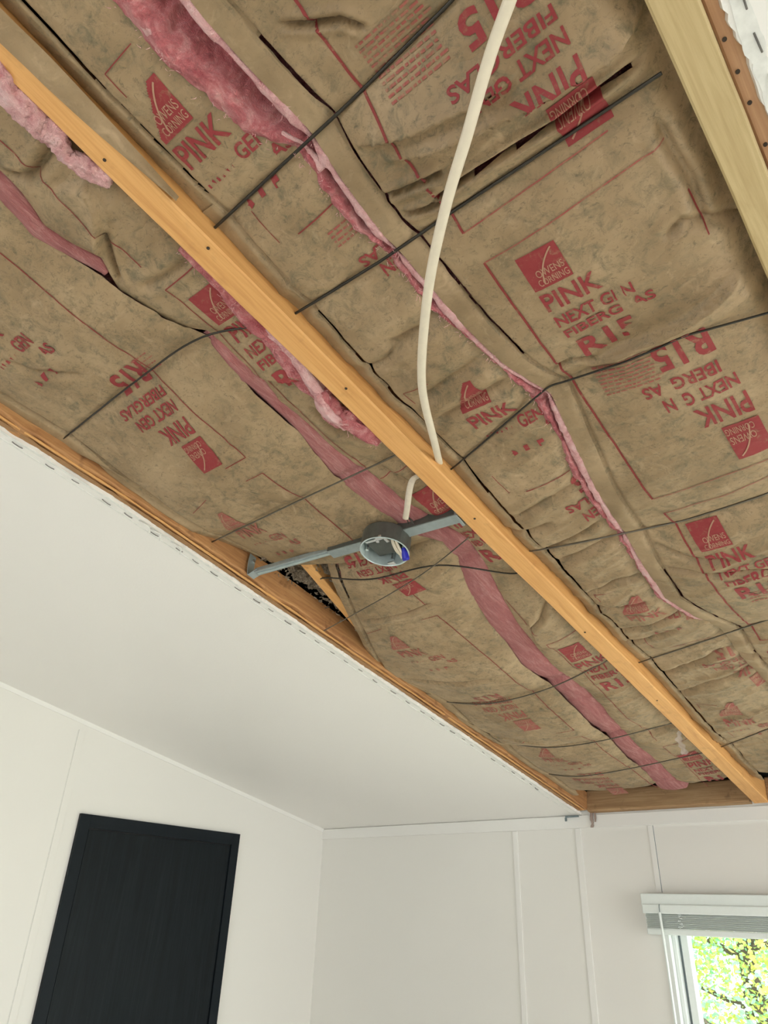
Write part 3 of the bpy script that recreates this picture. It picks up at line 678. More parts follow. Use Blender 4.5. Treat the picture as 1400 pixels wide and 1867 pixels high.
# ---------------------------------------------------------------- insulation batts
BLABEL = {
    'R': ('insulation_batt', 'wide kraft-faced insulation batt with large red print beside the pale new lumber'),
    'L': ('insulation_batt', 'wrinkled kraft-faced insulation batt just right of the middle joist'),
    'BR': ('insulation_batt', 'narrow folded kraft-faced batt just left of the middle joist with pink fluff showing'),
    'BA': ('insulation_batt', 'smooth kraft-faced batt above the metal ceiling box beside torn left joist'),
    'BB': ('insulation_batt', 'sagging kraft-faced batt nearest the far wall beside torn left joist'),
}
BROOT = {}
def facing(key):
    b = BATTS[key]; v0, v1 = b['v']; nm, lab = BLABEL[key]
    uc = float(ipl(v0, b['L']) + ipl(v0, b['R'])) / 2
    root = empty(nm, cp(uc, v0, 0.03), lab, 'insulation', 'kraft-faced insulation batts in the ceiling'); BROOT[key] = root
    nv = int((v1 - v0) / 0.0034); nu = 116 if key == 'R' else 90
    if key == 'BR': nu = 46
    V, A = np.meshgrid(np.linspace(v0, v1, nv), np.linspace(0, 1, nu), indexing='ij')
    L, Rr = ipl(V, b['L']), ipl(V, b['R'])
    if key in ('R', 'L', 'BA', 'BB', 'BR'):
        jig = 0.003 * (fbm(V * 30, V * 0, b['seed'], 3) - 0.5)
        if key == 'R': L = L + jig
        elif key == 'L': Rr = Rr + jig
        elif key == 'BR': L = L + jig
        else: Rr = Rr + jig
    U = L + A * (Rr - L); Wv = height(b, U, V)
    # the ends of the batts roll up
    endc = np.exp(-((V - v0 - .01 * fbm(U * 14, U * 0, 9, 2)) / 0.03) ** 2) * 0.035
    if key == 'BA': endc = endc * 0.6
    Wv = Wv + endc
    if key == 'BB': Wv = Wv + 0.05 * np.exp(-((v1 - V) / 0.03) ** 2)
    P = np.stack([U, YF - V * CS + Wv * SN, ZF + V * SN + Wv * CS], -1)
    m = MB().grid(P)
    uc, vc = (U[:-1, :-1] + U[1:, 1:]) / 2, (V[:-1, :-1] + V[1:, 1:]) / 2
    sl = slit(b, uc, vc).reshape(-1)
    m.f = [f for f, x in zip(m.f, sl) if not x]
    o = m.build('kraft_facing', 'kraft_paper', root, smooth=True, norm=False)
    # coarse pink body lying on the paper
    V2, A2 = np.meshgrid(np.linspace(v0 + (0.05 if key == 'BA' else 0.01), v1, 60), np.linspace(0, 1, 9), indexing='ij')
    U2 = ipl(V2, b['L']) + 0.004 + A2 * (ipl(V2, b['R']) - ipl(V2, b['L']) - 0.008)
    Wb = height(b, U2, V2) + 0.042
    Wt = np.full_like(Wb, 0.115) + 0.01 * fbm(U2 * 20, V2 * 20, 3, 2)
    Wb = np.minimum(Wb + 0.02 * np.exp(-((V2 - v0) / 0.03) ** 2), Wt - 0.01)
    rows = []
    for i in range(60):
        bot = [cp(U2[i, j], V2[i, j], Wb[i, j]) for j in range(9)]; top = [cp(U2[i, j], V2[i, j], Wt[i, j]) for j in range(8, -1, -1)]
        rows.append(bot + top)
    m = MB().grid(np.array(rows), closed=True); n = len(m.v); m.f.append(tuple(range(18))); m.f.append(tuple(range(n - 18, n)))
    m.build('fiberglass_body', 'pink_wool', root, smooth=False)
    return root
for key in ('R', 'L', 'BR', 'BA', 'BB'):
    facing(key)

# stapling flanges: plain paper tabs lying along the seams and joists
def flange(key, off0, off1, va, vb, side, wofs, seed):
    b = BATTS[key]; nv = int((vb - va) / 0.008)
    V, A = np.meshgrid(np.linspace(va, vb, nv), np.linspace(0, 1, 6), indexing='ij')
    wob = 0.004 * (fbm(V * 14, V * 0, seed, 3) - 0.5) * 2
    if side == 'L': U = ipl(V, b['L']) + off0 + A * (off1 - off0 + wob)
    else: U = ipl(V, b['R']) - off0 - A * (off1 - off0 + wob)
    Wv = height(b, U, V) - wofs - 0.002 * (1 - A) 
    P = np.stack([U, YF - V * CS + Wv * SN, ZF + V * SN + Wv * CS], -1)
    MB().grid(P).build('stapling_flange', 'kraft_flange', BROOT[key], smooth=True)
flange('R', .0005, .0315, .14, 2.98, 'L', .0008, 2)
flange('L', .0005, .0295, .14, 2.30, 'L', .0008, 4)
flange('BA', .0005, .0275, 1.84, 2.98, 'L', .0008, 6)
flange('BB', .0005, .0275, .14, 1.0, 'L', .0008, 8)
# flange of the middle batt folded over the underside of the joist
V, A = np.meshgrid(np.linspace(2.335, 2.98, 80), np.linspace(0, 1, 8), indexing='ij')
U = -.6095 + 0.018 * np.clip((2.52 - V) / 0.185, 0, 1) ** 1.4 * (1 - A) + A * (0.027 - 0.008 * np.clip((2.52 - V) / 0.185, 0, 1) ** 1.4) + 0.003 * (fbm(V * 12, V * 0, 77, 2) - .5)
Wv = -0.0016 - 0.0015 * np.sin(A * 3.1) + np.clip(A - .45, 0, 1) ** 2 * 0.03
MB().grid(np.stack([U, YF - V * CS + Wv * SN, ZF + V * SN + Wv * CS], -1)).build('stapling_flange', 'kraft_flange', BROOT['L'], smooth=True)

# ---------------------------------------------------------------- exposed pink wool along the seams
def pinch(key, V):
    s = 0 * np.asarray(V, float); uc = -.40 if key == 'R' else -.75
    for rod in BATTS[key]['rods'][1:-1]:
        s = s + np.exp(-((V - float(rod_v(uc, rod))) / .016) ** 2)
    return np.clip(s, 0, 1)
def wool_strip(key, Lp, Rp, va, vb, mat, prof, amp, nsc, seed, grow=0.004, n=26, step=0.004, nstretch=1.0, base='R'):
    b = BATTS[key]
    V, A = np.meshgrid(np.arange(va, vb, step), np.linspace(0, 1, n), indexing='ij')
    L, R_ = ipl(V, Lp) - grow, ipl(V, Rp) + grow
    U = L + A * (R_ - L)
    width = R_ - L
    hb = height(b, np.clip(ipl(V, b['L']) if base == 'L' else ipl(V, b['R']), -9, 9), V)
    pin = pinch(key, V)
    Wv = hb + prof(A, V, width) * (1 - .7 * pin) + .006 * pin
    f = fbm(U * nsc, V * nsc * nstretch, seed, 4) - 0.5
    Wv = Wv - amp * 2 * f * (1 - .75 * pin) * np.sin(np.pi * np.clip(A, 0.05, .95))
    U = U + amp * 0.8 * (fbm(U * nsc * 1.3 + 9, V * nsc * nstretch * 1.3, seed + 8, 3) - 0.5)
    P = np.stack([U, YF - V * CS + Wv * SN, ZF + V * SN + Wv * CS], -1)
    return MB().grid(P).build('pink_wool', mat, BROOT[key], smooth=True)
# bay 2 seam: an open trench at the near end closing to a thin line
def trench(A, V, wd):
    d = np.clip(wd * 0.55, 0.003, 0.030)
    return 0.004 + d * np.exp(-((A - 0.62) / 0.22) ** 2) - 0.012 * np.exp(-((A - 0.2) / 0.2) ** 2) * np.clip(wd / 0.05, 0.2, 1)
wool_strip('R', SEAM_L, SEAM_R, 1.06, 3.0, 'pink_wool', trench, 0.011, 55, 60, 0.006, 40, 0.0026, 1.0, 'L')
wool_strip('R', SEAM_L, SEAM_R, 0.14, 1.06, 'pink_wool_pale', lambda A, V, w: 0.003 - 0.003 * np.sin(np.pi * A), 0.002, 60, 63, 0.001, 8, 0.006, 1.0, 'L')
# pale torn rim of wool along the right batt
def rim_tube(key, line, va, vb, r, mat, seed, w_off, side_off, wob=0.4):
    vs = np.arange(va, vb, 0.004); b = BATTS[key]; seg = 12; rows = []
    uu = ipl(vs, line) + side_off; hh = height(b, uu + (0.004 if key == 'R' else -0.004), vs) + w_off
    for i, v in enumerate(vs):
        rr = r * (0.65 + 0.9 * wob * (fbm(v * 70, 0.5, seed, 3) - 0.2)) * (0.55 + 0.9 * vnoise(v * 18, .7, seed + 3))
        rr *= 1 - .7 * float(pinch(key, v)); ring = []
        for k in range(seg):
            a = 2 * math.pi * k / seg; q = rr * (1 + 0.5 * (vnoise(v * 90, k * 1.7, seed + 5) - 0.5))
            ring.append(cp(uu[i] + math.cos(a) * q, v, hh[i] + math.sin(a) * q * 0.8))
        rows.append(ring)
    m = MB().grid(np.array(rows), closed=True); n = len(m.v); m.f.append(tuple(range(seg))); m.f.append(tuple(range(n - seg, n)))
    return m.build('pink_wool', mat, BROOT[key], smooth=True)
rim_tube('R', SEAM_R, 1.10, 3.0, 0.0075, 'pink_wool_pale', 71, 0.001, -0.004)
rim_tube('R', SEAM_L, 2.25, 3.0, 0.008, 'pink_wool_pale', 75, 0.002, 0.006, 0.8)
# bay 1: long smooth streaked strip, and the short one at the near end
def bulge(A, V, wd): return 0.002 - 0.007 * np.sin(np.pi * A) ** 0.8 + 0.016 * np.clip((A - 0.86) / 0.14, 0, 1) ** 2
wool_strip('BR', GAP_L, GAP_R, 0.13, 2.172, 'pink_wool_streaked', bulge, 0.0035, 26, 81, 0.007, 26, 0.005, 0.35, 'L')
wool_strip('BR', GAP_L, GAP_R, 2.322, 3.0, 'pink_wool_streaked', bulge, 0.003, 26, 85, 0.003, 18, 0.005, 0.35, 'L')

# lumps of torn wool beside the middle joist
def fluff(key, line, w0, r0, r1, mat, seed, amp=0.55, n=60, seg=28, ends=0.35):
    P = smooth_pts([cp(u, v, w0) for u, v in line], 10); n = len(P); rows = []; up = Vector((0, SN, CS))
    for i, p in enumerate(P):
        d = (P[min(i + 1, n - 1)] - P[max(i - 1, 0)]).normalized(); a = d.cross(up).normalized(); t = i / (n - 1)
        r = (r0 + (r1 - r0) * t) * (ends + (1 - ends) * math.sin(math.pi * min(max(t, .02), .98)) ** 0.5)
        ring = []
        for k in range(seg):
            th = 2 * math.pi * k / seg; c, s_ = math.cos(th), math.sin(th)
            x, y = i * 0.30, k * 0.9 if k < seg / 2 else (seg - k) * 0.9
            q = r * (1 + amp * 2.2 * (float(fbm(x * 0.55, y * 0.42, seed, 4)) - 0.5) + 0.30 * (float(vnoise(x * 2.1, y * 1.9, seed + 7)) - 0.5))
            ring.append(p + a * (c * q) + up * (s_ * q * 0.8))
        rows.append(ring)
    m = MB().grid(np.array(rows), closed=True); nn = len(m.v); m.f.append(tuple(range(seg))); m.f.append(tuple(range(nn - seg, nn)))
    o = m.build('pink_wool', mat, BROOT[key], smooth=True)
    return o
fluff('BR', [(-.645, 2.68)] + FLUFF_A + [(-.650, 2.462)], 0.008, .022, .017, 'pink_wool_pale', 3, .35, ends=.7)
fluff('BR', [(-.648, 2.485)] + FLUFF_B + [(-.645, 2.40)], 0.006, .013, .014, 'pink_wool_pale', 5, .45, ends=.6)
fluff('BR', FLUFF_C, 0.016, .010, .015, 'pink_wool', 8, .4)
fluff('BR', FLUFF_D, 0.010, .019, .018, 'pink_wool', 12, .55)
fluff('BR', [(u - .004, v + .004) for u, v in FLUFF_D[:3]], 0.002, .010, .013, 'pink_wool_pale', 33, .6)
fluff('BR', [(u + .012, v - .03) for u, v in FLUFF_C[2:]], 0.012, .010, .013, 'pink_wool_pale', 21, .5)
# loose fibres standing off the wool
def fibres(key, line, count, spread, mat, seed, w0=0.0, length=0.016):
    r = random.Random(seed); m = MB()
    for _ in range(count):
        i = r.randrange(len(line) - 1); t = r.random(); u = line[i][0] * (1 - t) + line[i + 1][0] * t + r.uniform(-spread, spread); v = line[i][1] * (1 - t) + line[i + 1][1] * t
        p = Vector(cp(u, v, w0 + r.uniform(-.008, .008))); d = Vector((r.uniform(-1, 1), r.uniform(-1, 1), r.uniform(-1.0, .4))).normalized(); L = length * r.uniform(.4, 1.2)
        side = d.cross(Vector((0, 0, 1))).normalized() * 0.0004; k = Vector((r.uniform(-1, 1), r.uniform(-1, 1), r.uniform(-1, 1))) * L * 0.25
        m.add([p - side, p + side, p + d * L * .5 + k + side * .8, p + d * L * .5 + k - side * .8, p + d * L], [(0, 1, 2, 3), (3, 2, 4)])
    o = m.build('loose_fibres', mat, BROOT[key]); o['kind'] = 'stuff'; return o
fibres('BR', FLUFF_C, 120, .008, 'pink_wool_pale', 1, .008, .008)
fibres('BR', FLUFF_D, 140, .014, 'pink_wool_pale', 2, .0, .008)
fibres('R', [p for p in SEAM_L if p[1] > 1.1], 220, .005, 'pink_wool_pale', 3, .008, .007)
fibres('R', [p for p in SEAM_R if p[1] > 1.1], 160, .003, 'pink_wool_pale', 4, .010, .006)

# ---------------------------------------------------------------- red print on the kraft paper
def text_tris(txt, bold=0.02):
    cu = bpy.data.curves.new('t', 'FONT'); cu.body = txt; cu.size = 1.0; cu.offset = bold; cu.resolution_u = 3; cu.fill_mode = 'FRONT'
    o = bpy.data.objects.new('t', cu); COL.objects.link(o); bpy.context.view_layer.update()
    me = bpy.data.meshes.new_from_object(o.evaluated_get(bpy.context.evaluated_depsgraph_get()))
    bpy.data.objects.remove(o); bpy.data.curves.remove(cu)
    bm = bmesh.new(); bm.from_mesh(me); bpy.data.meshes.remove(me)
    bmesh.ops.triangulate(bm, faces=bm.faces)
    n = max(2, int(len(txt) * 5))
    xs = [v.co.x for v in bm.verts]; ys = [v.co.y for v in bm.verts]; x0, x1, y0, y1 = min(xs), max(xs), min(ys), max(ys)
    for k in range(1, n):
        bmesh.ops.bisect_plane(bm, geom=bm.verts[:] + bm.edges[:] + bm.faces[:], plane_co=(x0 + (x1 - x0) * k / n, 0, 0), plane_no=(1, 0, 0))
    for k in range(1, 7):
        bmesh.ops.bisect_plane(bm, geom=bm.verts[:] + bm.edges[:] + bm.faces[:], plane_co=(0, y0 + (y1 - y0) * k / 7, 0), plane_no=(0, 1, 0))
    bmesh.ops.triangulate(bm, faces=bm.faces); bm.verts.index_update()
    V = np.array([((v.co.x - x0) / (x1 - x0), (v.co.y - y0) / (y1 - y0)) for v in bm.verts]); F = [tuple(v.index for v in f.verts) for f in bm.faces]
    bm.free(); return V, F
TX = {t: text_tris(t, b) for t, b in (('PINK', .018), ('NEXT GEN', .02), ('FIBERGLAS', .02), ('R15', .028), ('OWENS', .0), ('CORNING', .0))}
nq = 26
gv = np.array([(x / nq, y / nq) for y in range(nq + 1) for x in range(nq + 1)]); gf = [(y * (nq + 1) + x, y * (nq + 1) + x + 1, (y + 1) * (nq + 1) + x + 1, (y + 1) * (nq + 1) + x) for y in range(nq) for x in range(nq)]
TX['#sq'] = (gv, gf)
ang = np.linspace(0, 1, 18); arc = []
for a in ang:
    x = .33 + .62 * a ** 1.0; y = 1 - (1 - a) ** 2.2 * 1.0
    arc.append((.30 + .10 * math.sin(a * 2.6) + .58 * a ** 2.4, .04 + .92 * a ** .8))
arc = np.array(arc); tn = np.gradient(arc, axis=0); nm_ = np.stack([-tn[:, 1], tn[:, 0]], 1); nm_ /= np.linalg.norm(nm_, axis=1)[:, None]
TX['#arc'] = (np.concatenate([arc - nm_ * .022, arc + nm_ * .022]), [(i, i + 1, 18 + i + 1, 18 + i) for i in range(17)])
# layout of one print block: (shape, a0, a1, b_top, b_bottom) in metres, b measured down from the top of the emblem
LAY = [('#sq', 0, .053, 0, .055), ('PINK', 0, .076, .063, .092), ('NEXT GEN', .001, .106, .102, .121), ('FIBERGLAS', .002, .124, .128, .144), ('R15', .008, .086, .155, .190)]
EMB = [('#arc', .004, .049, .003, .052), ('OWENS', .013, .050, .027, .038), ('CORNING', .010, .051, .041, .051)]
# where a crease kept the print from reaching the paper
def _worn(s, a, b):
    if s == '#sq' or s in ('OWENS', 'CORNING', '#arc'): return a * 1.25 + b > .046
    if s == 'NEXT GEN': return (a > .062) | ((b > .113) & (np.sin(a * 700) > -.3))
    if s == 'FIBERGLAS': return a > .098
    if s == 'R15': return (b < .168) & (np.sin(a * 260 + 1) > -.2)
    return a == a
def _part(s, a, b):
    if s == 'NEXT GEN': return ~((a > .083) & (a < .092))
    if s == 'FIBERGLAS': return ~((a > .083) & (a < .098))
    if s == 'R15': return ~((a > .072) & (b > .172))
    return a == a
def _part2(s, a, b):
    if s == 'NEXT GEN': return ~((a > .078) & (a < .090))
    if s == 'FIBERGLAS': return ~(((a > .083) & (a < .096)) | (a < .012))
    return a == a
PMASK = {'worn': _worn, 'part': _part, 'part2': _part2}
BMASK = {0: 'part', 1: 'part2', 6: 'worn', 8: 'worn', 10: 'worn', 16: 'worn', 18: 'worn', 21: 'worn', 23: 'worn', 25: 'worn'}
def lay(key, shape, a0, a1, b0, b1, blk, mat, name, wofs, parent, mask=None):
    (kk, fl, u0, sc, vt, vb, sh) = blk
    b = BATTS[key]; V2, F = TX[shape]; s = -1 if fl else 1
    a = a0 + V2[:, 0] * (a1 - a0); bb = b1 + V2[:, 1] * (b0 - b1); t = bb / .19
    u = u0 + s * a * sc + sh * t; v = vt + (vb - vt) * t
    ok = (u > ipl(v, b['L']) + .004) & (u < ipl(v, b['R']) - .004) & (v > b['v'][0] + (.03 if key == 'BA' else .012)) & (v < b['v'][1] - .01)
    ok &= PMASK.get(mask, lambda s_, a_, b_: a_ == a_)(shape, a, bb)
    h = height(b, u, v) - wofs
    if key == 'BB': h = h + 0.05 * np.exp(-((b['v'][1] - v) / 0.03) ** 2)
    F2 = [f for f in F if all(ok[i] for i in f)]
    if len(F2) < 6: return None
    P = np.stack([u, YF - v * CS + h * SN, ZF + v * SN + h * CS], -1)
    used = sorted({i for f in F2 for i in f}); mp = {i: j for j, i in enumerate(used)}
    m = MB(); m.v = [tuple(P[i]) for i in used]; m.f = [tuple(mp[i] for i in f) for f in F2]
    return m.build(name, mat, parent, smooth=True)
for bi, blk in enumerate(BLOCKS):
    key = blk[0]; mt = 'print_red' if bi not in (4, 10, 11, 18, 21, 22, 23, 24, 25) else 'print_faded'
    for (sh, a0, a1, b0, b1) in LAY:
        o = lay(key, sh, a0, a1, b0, b1, blk, mt, 'printed_emblem' if sh == '#sq' else 'printed_lettering', .0013, BROOT[key], BMASK.get(bi))
        if o and sh == '#sq':
            for (s2, c0, c1, d0, d1) in EMB:
                lay(key, s2, c0, c1, d0, d1, blk, 'print_gap', 'emblem_lettering', .0019, o, BMASK.get(bi))

# thin printed border lines and the small illegible notes
def line(key, pts, wd, mat='print_line', name='printed_border', wofs=.0012):
    b = BATTS[key]; segs = []
    for (p, q) in zip(pts[:-1], pts[1:]):
        n = max(3, int(math.hypot(q[0] - p[0], q[1] - p[1]) / .006)); 
        d = np.array([q[0] - p[0], q[1] - p[1]]); d = d / np.linalg.norm(d); nrm = np.array([-d[1], d[0]]) * wd / 2
        segs.append((np.linspace(p[0], q[0], n), np.linspace(p[1], q[1], n), nrm))
    m = MB()
    for us, vs, nrm in segs:
        A = []
        for sgn in (-1, 1):
            u = us + sgn * nrm[0]; v = vs + sgn * nrm[1]; h = height(b, u, v) - wofs
            A.append(np.stack([u, YF - v * CS + h * SN, ZF + v * SN + h * CS], -1))
        ok = (us > ipl(vs, b['L']) + .003) & (us < ipl(vs, b['R']) - .003) & (vs > b['v'][0] + .012) & (vs < b['v'][1] - .01)
        o = len(m.v); n = len(us); m.v += [tuple(p) for p in A[0]] + [tuple(p) for p in A[1]]
        m.f += [(o + i, o + i + 1, o + n + i + 1, o + n + i) for i in range(n - 1) if ok[i] and ok[i + 1]]
    if m.f: m.build(name, mat, BROOT[key])
for vt, vb in ((2.606, 2.094), (2.047, 1.535), (1.487, .99), (.945, .43)):
    line('R', [(-.322, vt), (-.322, vb)], .0034); line('R', [(-.322, vb), (-.13, vb + .008)], .0017, 'print_faded'); line('R', [(-.322, vt), (-.086, vt + .012)], .0017, 'print_faded'); line('R', [(-.085, vt - .05), (-.085, vt - .11)], .0015)
for vt, vb in ((2.475, 1.955), (1.925, 1.36), (1.285, .76), (.735, .3)):
    line('L', [(-.548, vt - .03), (-.548, vt)], .0013); line('L', [(-.548, vt), (-.50, vt)], .0012); line('L', [(-.50, (vt + vb) / 2 - .005), (-.41, (vt + vb) / 2 - .002)], .0018); line('L', [(-.535, (vt + vb) / 2 + .05), (-.53, (vt + vb) / 2)], .0012)
for vt, vb in ((2.80, 2.30), (2.257, 1.80), (1.775, 1.20), (1.155, .54), (.50, .15)):
    line('BR', [(-.728, vt), (-.728, vb)], .0016); line('BR', [(-.728, vt), (-.65, vt)], .0016)
for key, vt, vb in (('BA', 2.60, 1.955), ('BA', 1.912, 1.57), ('BB', 1.57, 1.405), ('BB', 1.365, .72), ('BB', .675, .14)):
    line(key, [(-.885, vt), (-.885, vb)], .0020); line(key, [(-.885, vb), (-.94, vb)], .0016); line(key, [(-.885, vt), (-.93, vt)], .0014); line(key, [(-1.12, vt - .02), (-1.05, vt)], .0012)
rr = random.Random(12)
def fine_print(key, u0, u1, v0, v1, rows):
    b = BATTS[key]; m = MB()
    for i in range(rows):
        v = v0 + (v1 - v0) * i / max(1, rows - 1); u = u0
        while u < u1:
            L = rr.uniform(.003, .011)
            us = np.array([u, u + L, u + L, u]); vs = np.array([v, v, v + .0026, v + .0026]); h = height(b, us, vs) - .0013
            m.add([(us[k], YF - vs[k] * CS + h[k] * SN, ZF + vs[k] * SN + h[k] * CS) for k in range(4)], [(0, 1, 2, 3)]); u += L + .002
    m.build('fine_print', 'print_faded', BROOT[key])
fine_print('R', -.300, -.225, 2.262, 2.325, 11); fine_print('R', -.290, -.215, 1.768, 1.822, 9); fine_print('R', -.28, -.20, 1.185, 1.215, 4); fine_print('L', -.47, -.43, 2.165, 2.185, 4); fine_print('BA', -.90, -.86, 2.17, 2.20, 4)

# ---------------------------------------------------------------- support wires
WL = {'2': ['black support wire nearest the top edge crossing the right bay', 'black support wire over the upper red emblem in the right bay', 'bent support wire crossing the middle of the right bay under the red R15 print',
            'support wire above the lower right emblem in the right bay', 'support wire in the right bay low beside the middle joist', 'last support wire of the right bay toward the far wall'],
      '1': ['bowed support wire in the left bay at the end of the pink strip', 'straight support wire in the left bay just above the metal box', 'sagging curved support wire under the metal box',
            'sagging support wire in the left bay below the diagonal truss piece', 'second support wire from the far wall in the left bay', 'support wire nearest the far wall in the left bay']}
def wire(name, pts, r, mat, label):
    root = empty(name, pts[0], label, 'wire', 'insulation support wires')
    MB().tube(smooth_pts(pts, 8), r, 7).build('wire_rod', mat, root, smooth=True)
for i, rod in enumerate(ROD2[1:-1]):
    p = sorted(rod, key=lambda q: q[0]); us = np.linspace(p[0][0], p[-1][0], 40); us[0] = -.597
    hh = np.minimum(height(BATTS['L'], us, rod_v(us, rod)), height(BATTS['R'], us, rod_v(us, rod)))
    hh = np.where(us < ipl(rod_v(us, rod), SEAM_R), height(BATTS['L'], us, rod_v(us, rod)), height(BATTS['R'], us, rod_v(us, rod)))
    hp = np.pad(hh, 2, mode='edge'); hh = np.min([hp[k:k + len(hh)] for k in range(5)], axis=0)
    hh = np.convolve(np.pad(hh, 4, mode='edge'), np.ones(9) / 9, 'valid') - .0012
    pts = [cp(float(u), float(rod_v(u, rod)), float(h) - .0030) for u, h in zip(us, hh)]
    wire('support_wire', pts[::2] + [pts[-1]], .0021 if i < 2 else .0016, 'wire_black' if i < 3 else 'wire_grey', WL['2'][i])
for i, rod in enumerate(ROD1[1:-1]):
    p = sorted(rod, key=lambda q: q[0]); us = np.linspace(p[0][0], p[-1][0], 40); us[-1] = -.642; us[0] = max(us[0], -1.19)
    pts = ([cp(-1.191, p[0][1], .028)] if i != 2 else [cp(p[0][0] - .030, p[0][1] - .004, .030)]) + [cp(q[0], q[1], q[2] - .008) for q in p if -1.17 < q[0] < -.66] + [cp(-.642, p[-1][1], .028)]
    wire('support_wire', pts, .0017, 'wire_black' if i in (0, 2) else 'wire_grey', WL['1'][i])
wire('support_wire', [cp(*p) for p in TAUT], .0013, 'wire_grey', 'thin straight wire slanting beneath the metal box to the torn joist')

# ---------------------------------------------------------------- loose fill seen through the gap
root = empty('loose_insulation', cp(-1.12, 1.5, .08), 'grey-brown loose shredded insulation in the dark gap by the hanger hook', 'insulation')
U, V = np.meshgrid(np.linspace(-1.188, -.86, 70), np.linspace(1.02, 1.86, 150), indexing='ij')
Wv = .082 + .035 * (fbm(U * 22, V * 22, 5, 4) - .5) - .02 * (ridged(U * 30, V * 30, 8, 2) - .3)
MB().grid(np.stack([U, YF - V * CS + Wv * SN, ZF + V * SN + Wv * CS], -1)).build('fill_mass', 'loose_fill', root, smooth=False)
r = random.Random(6); m = MB()
for _ in range(2600):
    u, v, w_ = r.uniform(-1.185, -.95), r.uniform(1.08, 1.80), r.uniform(.052, .085)
    p = Vector(cp(u, v, w_)); d = Vector((r.uniform(-1, 1), r.uniform(-1, 1), r.uniform(-.8, .4))).normalized(); e = d.cross(Vector((r.uniform(-1, 1), r.uniform(-1, 1), 1))).normalized(); L = r.uniform(.004, .013); wd = r.uniform(.001, .004)
    k = e.cross(d) * L * .3
    m.add([p - e * wd, p + e * wd, p + d * L + e * wd + k, p + d * L - e * wd + k], [(0, 1, 2, 3)])
o = m.build('shreds', 'loose_fill', root); o['kind'] = 'stuff'

# ---------------------------------------------------------------- ceiling box on its bar hanger
(bx, bv) = BOX_C
root = empty('ceiling_box_hanger', cp(bx, bv, .0), 'galvanised round ceiling electrical box on a telescoping bar between joists', 'electrical box')
pA = Vector(cp(-1.186, HOOK[1] + .012, .004)); pB = Vector(cp(-.6425, BAR_R[1] + .006, .010))
ax = (pB - pA).normalized(); nrm = Vector((0, SN, CS)); sdv = ax.cross(nrm).normalized(); nrm = sdv.cross(ax).normalized()   # sdv points along the slope
if (Vector(cp(0, 1, 0)) - Vector(cp(0, 0, 0))).dot(sdv) < 0: sdv = -sdv
def bar_pt(t, s, n): return pA + (pB - pA) * t + sdv * s + nrm * n
def rail(name, t0, t1, s0, s1, n0, n1, mat, bev=0.0015):
    m = MB(); q = [bar_pt(t, s, n) for t in (t0, t1) for (s, n) in ((s0, n0), (s1, n0), (s1, n1), (s0, n1))]
    m.add(q, [(0, 1, 2, 3), (7, 6, 5, 4), (0, 4, 5, 1), (1, 5, 6, 2), (2, 6, 7, 3), (3, 7, 4, 0)])
    return m.build(name, mat, root, bevel=bev)
bx -= .007; bv -= .006
tb = ((Vector(cp(bx, bv, 0)) - pA).dot(pB - pA)) / (pB - pA).length_squared
tm = 0.43
def channel(name, t0, t1, s0, s1, n0, n1, th, mat):
    """open C channel: base plate on top, two side flanges and turned-in lips"""
    m = MB()
    for (a, b, c, d) in ((s0, s1, n1 - th, n1), (s0, s0 + th, n0, n1 - th), (s1 - th, s1, n0, n1 - th), (s0 + th, s0 + .006, n0, n0 + th), (s1 - .006, s1 - th, n0, n0 + th)):
        q = [bar_pt(t, s, n) for t in (t0, t1) for (s, n) in ((a, c), (b, c), (b, d), (a, d))]
        m.add(q, [(0, 1, 2, 3), (7, 6, 5, 4), (0, 4, 5, 1), (1, 5, 6, 2), (2, 6, 7, 3), (3, 7, 4, 0)])
    return m.build(name, mat, root)
rail('outer_channel', tm, .985, -.012, .012, -.004, .024, 'galvanised', .002)
rail('channel_shaded_side', tm + .001, .986, .012, .0138, -.002, .026, 'galvanised_dark', 0)  # thin dark plate: shade on the channel's side put into the colour
rail('inner_bar', .035, tm + .08, -.008, .008, .003, .015, 'galvanised', .0025)
rail('bar_ridge', .05, tm - .002, -.0025, .0025, .0005, .0029, 'box_inside', 0)
# hooked foot on the left joist
m = MB(); hook = [bar_pt(.05, 0, .008), bar_pt(.02, 0, .002), bar_pt(.006, 0, .0), bar_pt(.002, .002, .01), bar_pt(.0, .006, .03), bar_pt(.0, .008, .052)]
P = smooth_pts(hook, 6); rows = []
for p in P: rows.append([p - sdv * .010, p + sdv * .010, p + sdv * .010 + nrm * .0015 + ax * .0015, p - sdv * .010 + nrm * .0015 + ax * .0015])
m.grid(np.array([[tuple(q) for q in row] for row in rows]), closed=True); m.build('hook_foot', 'galvanised', root, smooth=False)
m = MB().tube([bar_pt(.003, .004, .040), bar_pt(.010, .004, .040)], .004, 10); m.build('screw', 'screw_metal', root)
rail('end_plate', .988, 1.0, -.016, .018, -.010, .034, 'galvanised', .001)
for (t, s) in ((.955, -.0135), (tm + .03, -.0135)):
    m = MB(); c = bar_pt(t, 0, -.0006); m.tube([c + sdv * .004 - nrm * .0018, c + sdv * .004 + nrm * .001], .0035, 12); m.build('screw', 'screw_metal', root, smooth=False)
